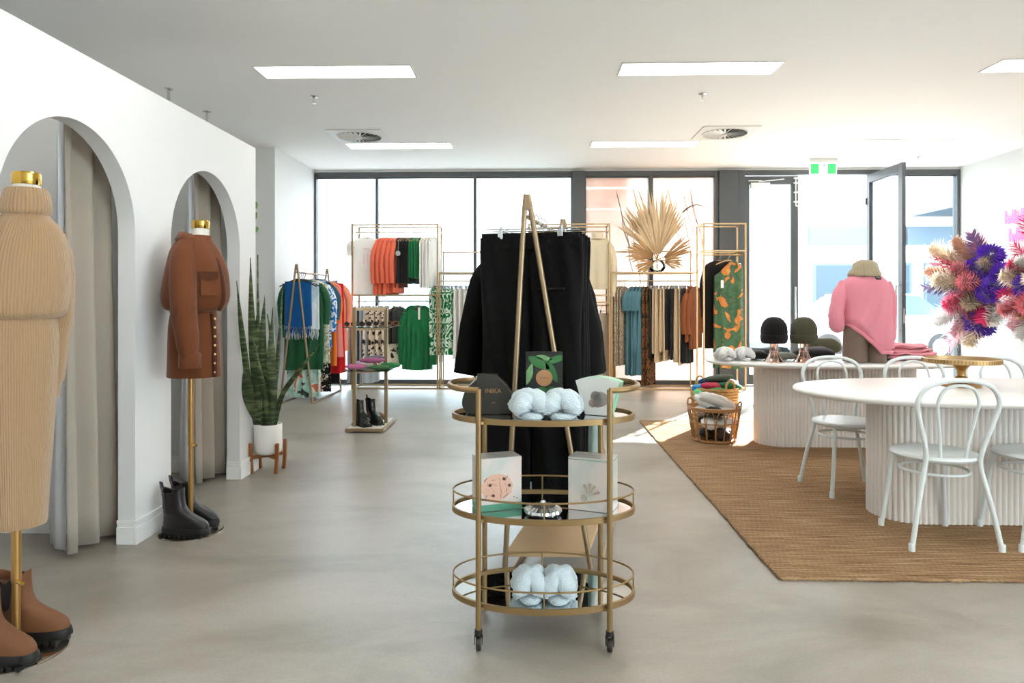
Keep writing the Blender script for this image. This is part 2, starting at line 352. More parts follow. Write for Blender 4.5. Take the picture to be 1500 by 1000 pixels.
for i, (a, b_) in enumerate(((xs[4]+.02, xs[5]-.03), (xs[5]+.03, xs[6]-.05))):
    f = thing('window_poster', ['pale pink translucent film on the window pane beside the thick post', 'pale pink film showing a soft closed eye on the window pane'][i], 'poster', (a, WY+.012, FB), 0)
    MB().box(0, b_-a, 0, .004, 0, FT-FB).build('film_sheet', MF, f, flat=True)
    rnd = random.Random(i+5); wd = b_-a
    for k in range(5):
        x = wd*rnd.uniform(.05, .75); z = rnd.uniform(2.3, 3.0); q = [(x+t*rnd.uniform(.2, .3), -.003, z-t*rnd.uniform(.9, 1.2)) for t in (0, .3, .6, .9)]
        q = [p for p in q if 0 < p[0] < wd and p[2] > .1]
        if len(q) > 2: MB().tube(smooth_path(q, 9), [.002]+[.010]*7+[.002], 6, flat=.15).build('printed_strand', MT1, f)
    if i:
        q = smooth_path([(wd*.48, -.003, 2.48), (wd*.6, -.003, 2.57), (wd*.75, -.003, 2.6), (wd*.92, -.003, 2.52)], 12)
        MB().tube(q, [.003]+[.018]*4+[.012]*4+[.006]*3, 6, flat=.15).build('printed_lash', MT2, f)
        for k in range(7):
            p = q[1+k]; MB().tube([p, p+Vector((-.05+.02*k, 0, -.07))], [.006, .001], 5, flat=.3).build('printed_lash', MT2, f)
# ---------------------------------------------------------------- ceiling fittings
M_pan = emit('lit_diffuser', 'fffdf8', PANEL); M_trimw = mat('white_trim', 'e4e4e2', .5)
ORD = {5.86: 'first', 8.7: 'second'}
for y in (-2.7, .15, 3.0, 5.86, 8.7):
    for x in (-1.65, 1.4, 4.45):
        t = thing('ceiling_light', 'recessed ceiling panel light '+{-1.65: 'on the cubicle side', 1.4: 'above the aisle', 4.45: 'on the table side'}[x]+', '+('row nearest the windows' if y == 8.7 else 'row before the vents' if y == 5.86 else 'rows toward the shop rear'), 'ceiling light', (x, y, CEIL), 0, 'ceiling panel lights')
        f = MB(); 
        for q in ((-.66, .66, -.16, -.148), (-.66, .66, .148, .16), (-.66, -.648, -.148, .148), (.648, .66, -.148, .148)): f.box(q[0], q[1], q[2], q[3], -.009, -.001)
        f.build('frame', M_trimw, t, flat=True)
        MB().box(-.648, .648, -.148, .148, -.005, -.001).build('diffuser', M_pan, t, flat=True)
for px, py, lb in ((527, 199, 'square ceiling air diffuser with swirl blades above the tall gold rack'), (1062, 194, 'square ceiling air diffuser with swirl blades above the dried palm')):
    p = G(px, py, CEIL); t = thing('air_vent', lb, 'air vent', p)
    MB().box(-.32, .32, -.32, .32, -.012, -.001).build('plate', M_trimw, t, bevel=.003)
    MB().lathe([(.25, -.0135), (.25, -.0125)], 32).build('dark_throat', mat('vent_dark', '2a2a2a', .8), t)
    for k in range(24):
        a = 2*PI*k/24; M = Matrix.Rotation(a, 4, 'Z') @ Matrix.Translation((.14, 0, -.019)) @ Matrix.Rotation(.5, 4, 'X')
        MB().box(-.1, .11, -.013, .013, -.0012, .0012, M).build('blade', M_trimw, t, flat=True)
    MB().lathe([(.03, -.013), (.03, -.03), (.015, -.033)], 16).build('hub', M_trimw, t)
    MB().lathe([(.25, -.02), (.262, -.02), (.262, -.0125), (.25, -.0125)], 32, cap=False).build('ring', M_trimw, t)
for px, py, dr, lb in ((460, 141, .035, 'small chrome sprinkler head on the ceiling ahead of the left vent'), (1029, 137, .035, 'small chrome sprinkler head on the ceiling ahead of the right vent'), (1345, 229, .03, 'tiny sprinkler head on the ceiling near the open glass door'),
                       (247, 130, .17, 'long drop sprinkler above the first changing cubicle'), (303, 163, .15, 'long drop sprinkler above the second changing cubicle')):
    p = G(px, py, CEIL); t = thing('sprinkler', lb, 'sprinkler', p)
    MB().lathe([(.04, -.001), (.04, -.006), (.02, -.012), (.012, -.013), (.012, -dr)], 14).build('escutcheon', M_steel, t)
    MB().lathe([(.004, -dr), (.004, -dr-.03), (.02, -dr-.031), (.02, -dr-.034)], 12).build('deflector', M_steel, t)
# exit sign
p = W(1205.5, 235, 9.7); t = thing('exit_sign', 'green and white running man exit sign hanging from the ceiling', 'exit sign', (p.x, 9.7, CEIL))
Mg = emit('exit_green', '2fae5c', .5); Mw = emit('exit_white', 'f4fbf6', .8)
MB().box(-.19, .19, -.03, .03, -.055, -.001).build('housing', M_white_metal, t, bevel=.004)
MB().box(-.185, .185, -.012, .012, -.225, -.055).build('panel', Mw, t, bevel=.003)
for s in (-1, 1): MB().box(min(s*.06, s*.172), max(s*.06, s*.172), -.0145, -.0122, -.21, -.068).build('green_field', Mg, t, flat=True)
def limb(a, b, w): return MB().bar((a[0], -.0135, a[1]), (b[0], -.0135, b[1]), .002, w) 
man = MB().lathe([(.013, -.001), (.013, .001)], 14, M=Matrix.Translation((.012, -.0135, -.088)) @ RX90)
for a, b, wd in (((.004, -.104), (-.006, -.145), .022), ((-.006, -.145), (.02, -.165), .013), ((.02, -.165), (.016, -.2), .011), ((-.008, -.145), (-.018, -.175), .013), ((-.018, -.175), (-.046, -.18), .011), ((.004, -.108), (.03, -.128), .009), ((.03, -.128), (.045, -.118), .008), ((.0, -.108), (-.026, -.118), .009), ((-.026, -.118), (-.034, -.14), .008)):
    man.bar((a[0], -.0135, a[1]), (b[0], -.0135, b[1]), wd, .002)
man.build('running_man', Mg, t)
# ---------------------------------------------------------------- street outside
M_pave = mat('pale_paving', 'c9c6c0', .8, 0, .06, 1.5); M_road = mat('asphalt', '5c5c5c', .9, 0, .08, 2)
struct('ground_paving', MB().box(-30, 40, 10.5, 14.2, -.2, -.02), M_pave, flat=True)
struct('ground_side', MB().box(6.4, 40, -30, 10.5, -.2, -.02), M_pave, flat=True)
struct('ground_road', MB().box(-30, 40, 14.2, 60, -.3, -.1), M_road, flat=True)
M_render = mat('white_render', 'e9e9e6', .8, 0, .02, .5); M_blue = mat('blue_grey_panel', '566878', .5, .2, .03, .6); M_shop = mat('tinted_shop_glass', '2c4450', .25, .2, .1, .4)
t = thing('building', 'tall pale rendered building across the street, shaped to keep sun off the left windows', 'building', (-3.5, 22, -.1))
MB().box(-16, 12, 0, 8, 0, 13.4).build('wall', M_render, t, flat=True)  # height and extent are invented to block sun from the left windows
for k in range(6):
    f = MB().box(-14+4.2*k, -11+4.2*k, -.06, 0, .5, 2.9).build('window', M_render, t, flat=True); MB().box(-13.9+4.2*k, -11.1+4.2*k, -.07, -.06, .6, 2.8).build('pane', mat('pale_shop_glass', 'a9bcc6', .3), f, flat=True)
t = thing('building', 'low white shop building with blue-grey fascia band seen through the doorway', 'building', (8.6, 22, -.1))
MB().box(0, 22, 0, 8, 0, 6.4).build('wall', M_render, t, flat=True)
for k in range(7): MB().box(.05+3*k, 2.95+3*k, -.12, 0, 3.05, 3.62).build('fascia_panel', M_blue, t, flat=True)
for k in range(6):
    f = MB().box(.2+3.4*k, 3.2+3.4*k, -.08, 0, .25, 2.5).build('shop_window', M_blue, t, flat=True); MB().box(.28+3.4*k, 3.12+3.4*k, -.09, -.08, .35, 2.42).build('pane', M_shop, f, flat=True)
MB().prism([(3, 3.9), (8.6, 3.9), (8.6, 7.2)], -2.6, -.3, 'y').build('gable_canopy', M_blue, t, flat=True)
# parked car
cr = thing('car', 'white hatchback car parked on the street beyond the glass doors', 'car', (7.6, 16.2, -.1), .12)
prof = [(-2.1, .35, .62), (-2.05, .3, .85), (-1.2, .28, .98), (-.9, .28, 1.02), (.9, .28, 1.02), (1.75, .28, .98), (2.0, .3, .8), (2.08, .35, .55)]
MB().loft([[Vector((x, y*w_, z)) for y, z in ((-1, z0), (-1, (z0+z1)/2), (-.93, z1), (.93, z1), (1, (z0+z1)/2), (1, z0))] for (x, z0, z1), w_ in zip(prof, (.7, .8, .86, .88, .88, .86, .8, .72))]).build('body', mat('car_paint', 'f2f4f5', .2, coat=.6, var=.01), cr)
cabin = [(-1.15, .98, 1.0), (-.6, .98, 1.42), (.1, .98, 1.48), (.9, .98, 1.44), (1.5, .98, 1.05)]
MB().loft([[Vector((x, y*w_, z)) for y, z in ((-.82, .97), (-.68, z1), (.68, z1), (.82, .97))] for (x, z0, z1), w_ in zip(cabin, (1, 1, 1, 1, 1))]).build('cabin_glass', mat('car_glass', '38505c', .08), cr)
MB().box(-.55, .95, -.66, .66, 1.42, 1.49).build('roof', MATS['car_paint'], cr, bevel=.03)
for x in (-1.3, 1.25):
    for s in (-1, 1):
        wv = MB().lathe([(.12, -.1), (.3, -.1), (.32, -.06), (.32, .06), (.3, .1), (.12, .1)], 20, M=Matrix.Translation((x, s*.78, .32)) @ RX90).build('wheel', M_dark, cr)
        MB().lathe([(.19, -.11), (.19, .11)], 14, M=Matrix.Translation((x, s*.78, .32)) @ RX90).build('hub_cap', M_steel, wv)
for s in (-1, 1): MB().box(-.75, -.6, s*.95-.08, s*.95+.08, 1.0, 1.12).build('wing_mirror', MATS['car_paint'], cr, bevel=.02)
# ---------------------------------------------------------------- rug
def jute():
    m, nt, p, N, L = nodes('braided_jute')
    tc = N.new('ShaderNodeTexCoord'); mp = N.new('ShaderNodeMapping'); mp.inputs['Scale'].default_value = (1.2, 26, 1); L.new(tc.outputs['Object'], mp.inputs[0])
    a = N.new('ShaderNodeTexNoise'); a.inputs['Scale'].default_value = 3; a.inputs['Detail'].default_value = 6; L.new(mp.outputs[0], a.inputs['Vector'])
    w1 = N.new('ShaderNodeTexWave'); w1.bands_direction = 'Y'; w1.inputs['Scale'].default_value = 14; w1.inputs['Distortion'].default_value = 1.2; w1.inputs['Detail'].default_value = 2; w1.inputs['Detail Scale'].default_value = 4; L.new(tc.outputs['Object'], w1.inputs['Vector'])
    w2 = N.new('ShaderNodeTexWave'); w2.bands_direction = 'DIAGONAL'; w2.inputs['Scale'].default_value = 22; w2.inputs['Distortion'].default_value = 6; w2.inputs['Detail'].default_value = 2; L.new(tc.outputs['Object'], w2.inputs['Vector'])
    mu = N.new('ShaderNodeMath'); mu.operation = 'MULTIPLY_ADD'; mu.inputs[1].default_value = .5; L.new(w2.outputs['Fac'], mu.inputs[0]); L.new(w1.outputs['Fac'], mu.inputs[2])
    r = ramp(N, [(.3, '7e6247'), (.5, 'a07e5d'), (.68, 'bb9d7a')], 'LINEAR'); L.new(a.outputs['Fac'], r.inputs[0])
    mx = N.new('ShaderNodeMix'); mx.data_type = 'RGBA'; mx.blend_type = 'MULTIPLY'; mx.inputs[0].default_value = .45; L.new(r.outputs[0], mx.inputs[6])
    r2 = ramp(N, [(.1, '8a8078'), (.7, 'ffffff')], 'LINEAR'); L.new(mu.outputs[0], r2.inputs[0]); L.new(r2.outputs[0], mx.inputs[7]); L.new(mx.outputs[2], p.inputs['Base Color'])
    b = N.new('ShaderNodeBump'); b.inputs['Strength'].default_value = .8; b.inputs['Distance'].default_value = .008; L.new(mu.outputs[0], b.inputs['Height']); L.new(b.outputs[0], p.inputs['Normal'])
    p.inputs['Roughness'].default_value = .95; p.inputs['Specular IOR Level'].default_value = .1; return m
MJ = jute(); RX0, RX1, RY0, RY1 = 1.125, 5.3, 3.18, 7.25
rug = thing('rug', 'large natural braided jute rug under the two white tables', 'rug', (RX0, RY0, 0))
MB().box(0, RX1-RX0, 0, RY1-RY0, .0005, .011).build('woven_field', MJ, rug, flat=True)
rr = random.Random(2)
def edge(a, b):
    n = 90; q = []
    for i in range(n+1):
        t = i/n; q.append(Vector(a)*(1-t)+Vector(b)*t+Vector((rr.uniform(-.004, .004), rr.uniform(-.004, .004), 0)))
    return MB().tube(q, [.008*rr.uniform(.85, 1.15) for _ in q], 6)
LX, LY = RX1-RX0, RY1-RY0
for a, b in (((0, 0, .008), (LX, 0, .008)), ((0, 0, .008), (0, LY, .008)), ((0, LY, .008), (LX, LY, .008)), ((LX, 0, .008), (LX, LY, .008))): edge(a, b).build('edge_braid', MJ, rug)
# ---------------------------------------------------------------- oval tables on fluted pedestals
M_tab = mat('white_table_paint', 'efedea', .35, 0, .015, 4); M_flute = mat('fluted_white_paint', 'ebe5df', .55, 0, .02, 5)
def table(label, cx, cy):
    t = thing('oval_table', label, 'table', (cx, cy, .011), 0, 'white oval tables')
    def oval(a, b, z): return ell(0, 0, z, a, b, 0, 96, .88)
    MB().loft([oval(1.075, .545, .694), oval(1.095, .565, .70), oval(1.11, .58, .714), oval(1.11, .58, .722), oval(1.1, .57, .732), oval(1.085, .555, .735)]).build('tabletop', M_tab, t, ang=60)
    r, L2 = .22, .47; per = 2*PI*r+4*L2; nf = 104; st = 6; ring = []
    for i in range(nf*st):
        s = per*i/(nf*st); ph = (i % st)/st
        if s < PI*r: a = PI/2+s/r; c = Vector((-L2+r*math.cos(a), r*math.sin(a), 0)); n_ = Vector((math.cos(a), math.sin(a), 0))
        elif s < PI*r+2*L2: c = Vector((-L2+s-PI*r, -r, 0)); n_ = Vector((0, -1, 0))
        elif s < 2*PI*r+2*L2: a = -PI/2+(s-PI*r-2*L2)/r; c = Vector((L2+r*math.cos(a), r*math.sin(a), 0)); n_ = Vector((math.cos(a), math.sin(a), 0))
        else: c = Vector((L2-(s-2*PI*r-2*L2), r, 0)); n_ = Vector((0, 1, 0))
        ring.append(c+n_*(-.011+.012*abs(math.sin(PI*ph))**.7))
    MB().loft([[p+Vector((0, 0, z)) for p in ring] for z in (0, .35, .695)]).build('fluted_base', M_flute, t, ang=50)
    return t
T1 = table('white oval table with gold cake stand and white chairs around it', 2.69, 4.17)
T2 = table('white oval table holding the pink sweatshirt mannequin and beanies', 2.66, 6.2)
# ---------------------------------------------------------------- bentwood style metal chairs
M_ch = mat('white_chair_enamel', 'dde3e3', .35, 0, .02, 6)
def chair(label, x, y, rz, grp='white bentwood style chairs'):
    t = thing('bentwood_chair', label, 'chair', (x, y, .0115), rz, grp)
    MB().lathe([(.0, .428), (.18, .428), (.2, .436), (.207, .447), (.203, .458), (.19, .462), (.15, .459), (.0, .455)], 40, cap=False).build('seat', M_ch, t, ang=50)
    R = .0125
    for s in (-1, 1):
        q = smooth_path([(s*.222, -.2, 0.0), (s*.185, -.185, .2), (s*.14, -.165, .4), (s*.135, -.17, .47)], 12)
        lg = MB().tube(q, R, 10).build('leg', M_ch, t); MB().lathe([(.0155, 0), (.0155, .035), (.0135, .038)], 10, c=(s*.222, -.2, 0)).build('foot_cap', M_ch, lg)
        q = smooth_path([(s*.175, .2, 0.0), (s*.15, .172, .25), (s*.135, .15, .43)], 8)
        lg = MB().tube(q, R, 10).build('leg', M_ch, t); MB().lathe([(.0155, 0), (.0155, .035), (.0135, .038)], 10, c=(s*.175, .2, 0)).build('foot_cap', M_ch, lg)
    hoop = [(-.135, -.17, .46), (-.15, -.182, .54), (-.185, -.2, .66), (-.2, -.213, .745), (-.165, -.223, .815), (-.09, -.23, .848), (0, -.232, .856)]
    hoop = hoop+[(-x, y, z) for x, y, z in reversed(hoop[:-1])]
    MB().tube(smooth_path(hoop, 48), R, 10).build('back_hoop', M_ch, t)
    ih = [(-.062, -.165, .45), (-.072, -.18, .55), (-.092, -.2, .67), (-.1, -.213, .745), (-.075, -.222, .805), (-.035, -.227, .826), (0, -.228, .83)]
    ih = ih+[(-x, y, z) for x, y, z in reversed(ih[:-1])]
    MB().tube(smooth_path(ih, 40), .0085, 8).build('inner_hoop', M_ch, t)
    MB().tube([(.162*math.cos(2*PI*i/40), .162*math.sin(2*PI*i/40), .365) for i in range(40)], .008, 8, True).build('stretcher_ring', M_ch, t)
    return t
chair('white metal bentwood chair, its back hoop in front of the cake stand', 2.125, 3.735, 0)
chair('white metal bentwood chair beside the cake stand chair, further along the table', 2.665, 3.735, 0)
for i, x in enumerate((2.08, 2.64, 3.19)):
    chair(['white metal chair between the tables at the rounded table end', 'white metal chair between the tables behind the gold cake stand', 'white metal chair between the tables, further from the rounded end'][i], x, 4.665, PI)
# cake stand
p = G(1411, 566, .747); t = thing('cake_stand', 'antique gold pedestal cake stand on the white oval table', 'cake stand', (p.x, 4.26, .7465))
M_ag = mat('antique_gold', 'b08a4f', .35, .8, .12, 14); M_agl = mat('pale_gold', 'c6a980', .35, .7, .08, 14)
MB().lathe([(.105, 0), (.105, .006), (.095, .012), (.06, .022), (.03, .034), (.026, .04), (.033, .048), (.033, .055), (.024, .062), (.022, .078), (.026, .1), (.045, .125), (.07, .138)], 32).build('pedestal', M_ag, t)
MB().lathe([(.07, .136), (.195, .14), (.2, .145), (.19, .147), (.0, .147)], 48, cap=False).build('plate', M_agl, t)
rim = MB().lathe([(.2, .141), (.206, .143), (.207, .168), (.2, .17), (.198, .145)], 48, cap=False).build('rim', M_agl, t)
for k in range(72):
    a = 2*PI*k/72; MB().box(-.0022, .0022, -.004, .004, .146, .166, Matrix.Translation((.2055*math.cos(a), .2055*math.sin(a), 0)) @ Matrix.Rotation(a, 4, 'Z')).build('rib', M_ag, rim, flat=True)
# ---------------------------------------------------------------- bar cart
CX, CY = .046, 2.675
cart = thing('bar_cart', 'oval three tier gold bar cart with mirrored shelves and castors', 'bar cart', (CX, CY, 0))
M_cart = mat('cart_gold', '92774f', .4, .6, .06, 12)
M_mir = mat('mirror_glass', 'dfe3e4', .02, 1, .005, 3)
A, B = .345, .2
def oring(z, a, b, hw, hh, n=72):
    rings = []
    for i in range(n+1):
        t = 2*PI*i/n; c = Vector((a*math.cos(t), b*math.sin(t), z)); nn = Vector((math.cos(t)/a, math.sin(t)/b, 0)).normalized()
        rings.append([c+nn*x*hw+Vector((0, 0, y*hh)) for x, y in ((-1, -1), (1, -1), (1, 1), (-1, 1))])
    return MB().loft(rings, False)
LEG = [(sx*.236, sy*.168) for sx in (-1, 1) for sy in (-1, 1)]
for z, gal in ((.158, True), (.475, True), (.828, False)):
    s = oring(z, A, B, .005, .0105).build('shelf_rim', M_cart, cart, ang=60)
    MB().loft([ell(0, 0, z-.004, A-.005, B-.005, 0, 72), ell(0, 0, z+.002, A-.005, B-.005, 0, 72)]).build('mirror_shelf', M_mir, s, ang=30)
    for x, y in LEG:
        t = math.atan2(y/B, x/A); q = (A*math.cos(t), B*math.sin(t))
        MB().bar((q[0], q[1], z-.006), (x, y, z-.006), .01).build('bracket', M_cart, s, flat=True)
    if gal:
        MB().tube([(A*math.cos(2*PI*i/80), B*math.sin(2*PI*i/80), z+.068) for i in range(80)], .0036, 8, True).build('gallery_rail', M_cart, s)
        for a in (0, PI/2, PI, 1.5*PI): MB().tube([(A*math.cos(a), B*math.sin(a), z+.008), (A*math.cos(a), B*math.sin(a), z+.068)], .003, 8).build('gallery_post', M_cart, s)
for i, (x, y) in enumerate(LEG):
    lg = MB().tube([(x, y, .078), (x, y, .945)], .0105, 12).build('leg', M_cart, cart)
    rot = [.1, .25, -.2, .75][i]
    Mx = Matrix.Translation((x, y, 0)) @ Matrix.Rotation(rot+PI/2, 4, 'Z')
    cs = MB().lathe([(.014, .06), (.014, .08)], 12, M=Mx).box(-.012, .016, -.014, .014, .058, .064, Mx)
    for s in (-1, 1): cs.prism([(-.014, .064), (.014, .064), (.022, .03), (.012, .018), (.002, .03)], s*.0135-.0015, s*.0135+.0015, 'y', Mx)
    cf = cs.build('castor_fork', M_dark, lg)
    MB().lathe([(.005, -.009), (.024, -.009), (.026, -.006), (.026, .006), (.024, .009), (.005, .009)], 20, M=Mx @ Matrix.Translation((.012, 0, .0262)) @ RX90).build('castor_wheel', mat('castor_rubber', '2c2420', .5), lg)
    if i == 2: MB().box(.02, .05, -.01, .01, .05, .055, Mx @ Matrix.Rotation(.25, 4, 'Y')).build('brake_lever', M_dark, lg, flat=True)
for s in (-1, 1):
    q = [(s*.236, -.168, .942), (s*.3, -.145, .943), (s*.345, -.08, .945), (s*.358, 0, .945), (s*.345, .08, .945), (s*.3, .145, .943), (s*.236, .168, .942)]
    MB().tube(smooth_path(q, 30), .0105, 12).build('handle', M_cart, cart)
def fluff(name, col): return mat(name, col, .95, 0, .06, 40, .9, 220, .1, .6)
M_sl = fluff('pale_blue_plush', 'd3e3ea')
def slipper(name, label, loc, rz, m, sc=1.0, grp=None, cat='slipper', high=1.0):
    t = thing(name, label, cat, loc, rz, grp)
    S = Matrix.Scale(sc, 4)
    MB().loft([ell(0, .02, z, a, b, 0, 28, .85) for z, a, b in ((.001, .044, .11), (.008, .05, .118), (.018, .05, .118), (.026, .044, .11))], M=S).build('sole', m, t, ang=70)
    for k, (x0, x1) in enumerate(((-1, 1), (1, -1))):
        q = smooth_path([(x0*.036, .04, .02), (x0*.04, .02, .042), (x0*.026, -.012, .066*high), (0, -.04, .072*high-.006*k), (x1*.024, -.058, .058*high), (x1*.036, -.07, .04), (x1*.034, -.076, .026)], 26)
        MB().tube(q, [.026]*3+[.034]*20+[.026]*3, 18, flat=1.0).noise(.007, 38, k+1).noise(.003, 120, k+4).xf(S).build('plush_strap', m, t, ang=80)
    MB().loft([ell(0, .02, z, a, b, 0, 24) for z, a, b in ((.024, .04, .09), (.035, .03, .075), (.04, .015, .05))], M=S).build('footbed', m, t, ang=80)
    return t
ZT, ZM, ZB = .831, .478, .161
for i, (px, dx) in enumerate(((776, 1), (823, -1))):
    p = G(px, 606, ZT); slipper('slipper', 'pale blue plush slipper on the top cart shelf beside the '+['dark lettered box', 'fan shaped box'][i], (p.x, CY-.085, ZT), .12*dx, M_sl, 1.06, 'blue plush slippers on the top shelf')
for i, (px, dx) in enumerate(((776, 1), (819, -1))):
    p = G(px, 878, ZB); slipper('slipper', 'pale blue plush slipper on the bottom cart shelf, below the '+['pink picture box', 'seashell box'][i], (p.x, CY-.07, ZB), .05*dx, M_sl, .98, 'blue plush slippers on the bottom shelf', high=1.35)
M_cop = mat('copper_foil', 'b98a63', .35, .6, .05, 20)
def letter(txt, size, m, parent, x, y, z, name='lettering', rz=0):
    return text_mb(txt, size).xf(Matrix.Translation((x, y, z)) @ Matrix.Rotation(rz, 4, 'Z') @ RX90).build(name, m, parent, flat=True)
# dark gift pouch box
t = thing('gift_box', 'dark rounded gift box with copper lettering on the top cart shelf', 'gift box', (-.165, CY+.01, ZT), .06)
o = smooth_path([(x, z, 0) for x, z in ((-.082, .0), (-.1, .035), (-.094, .075), (-.07, .11), (-.04, .138))], 14)
o = [(p.x, p.y) for p in o]; o = o+[(-.035, .146), (.035, .146)]+[(-x, z) for x, z in reversed(o)]
M_dk = mat('dark_charcoal_card', '26251f', .35, 0, .25, 9)
MB().prism(o, -.035, .035, 'y').build('box_body', M_dk, t, bevel=.004)
MB().prism([(-.045, .001), (.045, .001), (.037, .149), (-.043, .149)], -.0385, .0385, 'y').build('card_sleeve', mat('dark_sleeve_card', '2e2e28', .3, 0, .35, 16), t, flat=True)
letter('INIKA', .024, M_cop, t, .018, -.0392, .082); letter('INIKA', .006, M_cop, t, .02, -.0392, .043)
# leaf print box
p = W(797, 560, CY+.125); t = thing('gift_box', 'upright dark gift box printed with green leaves and copper disc', 'gift box', (p.x, CY+.125, ZT))
MB().box(-.073, .073, -.02, .02, 0, .228).build('box_body', mat('black_card', '171a16', .4, 0, .2, 12), t, bevel=.0015)
ML = mat('leaf_print_green', '2f6a38', .5, 0, .5, 30); ML2 = mat('leaf_print_pale', '6f9a67', .5, 0, .4, 40)
def leafp(cx, cz, L_, wd, a, m):
    pts = []
    for i in range(13):
        u = i/12; pts.append((u*L_-L_/2, wd*math.sin(PI*u)**.8*(1-.3*u)))
    pts = pts+[(x, -y) for x, y in reversed(pts[1:-1])]
    pts = [(max(-.072, min(.072, cx+x*math.cos(a)-y*math.sin(a))), max(.002, min(.226, cz+x*math.sin(a)+y*math.cos(a)))) for x, y in pts]
    MB().prism(pts, -.0206, -.0202, 'y').build('printed_leaf', m, t, flat=True)
for q in ((-.02, .185, .1, .024, -.5, ML), (.03, .15, .1, .02, -1.1, ML), (-.06, .14, .09, .017, 1.3, ML2), (.05, .2, .08, .017, .3, ML), (-.01, .065, .075, .028, .35, ML), (.04, .07, .07, .02, -.4, ML), (-.045, .05, .06, .015, .9, ML), (.0, .205, .07, .012, -.2, ML2)): leafp(*q)
MB().lathe([(.033, 0), (.033, .001)], 32, M=Matrix.Translation((0, -.0206, .125)) @ RX90).build('copper_disc', M_cop, t)
letter('INIKA', .014, mat('copper_dark', '8a6242', .4, .5), t, 0, -.0218, .121)
# fan shaped box
p = W(877, 580, CY-.02); t = thing('gift_box', 'fan shaped pale gift box with green sides and bear drawing', 'gift box', (p.x+.005, CY-.01, ZT), -.42)
arc = [(math.sin(a)*.23, .145-.23+math.cos(a)*.23) for a in [(-.39+.78*i/12) for i in range(13)]]
o = [(-.048, .001), (.048, .001)]+list(reversed(arc))
MB().prism(o, -.028, .028, 'y').build('box_body', mat('mint_green_card', '8fc7a3', .45, 0, .05, 6), t, bevel=.001)
M_pearl = mat('pearl_card', 'd5d7d3', .35, 0, .08, 9); MB().prism(o, -.0305, -.0285, 'y').build('front_card', M_pearl, t, flat=True)
MB().prism([(x*1.01, z+.0005) for x, z in o], -.002, .002, 'y').build('pale_band', mat('pale_mint_card', 'cfe6d6', .5), t, flat=True)
Mbr = mat('pencil_grey', '918b86', .7, 0, .3, 60); Mbr2 = mat('pencil_brown', 'a08e86', .7, 0, .3, 60)
for cx, cz, a, b, m in ((.012, .062, .032, .028, Mbr), (-.006, .07, .02, .022, Mbr), (-.018, .045, .016, .016, Mbr2), (.0, .042, .022, .012, Mbr2)):
    MB().prism([(cx+a*math.cos(2*PI*i/24), cz+b*math.sin(2*PI*i/24)) for i in range(24)], -.0312, -.0306, 'y').build('drawn_bear', m, t, flat=True)
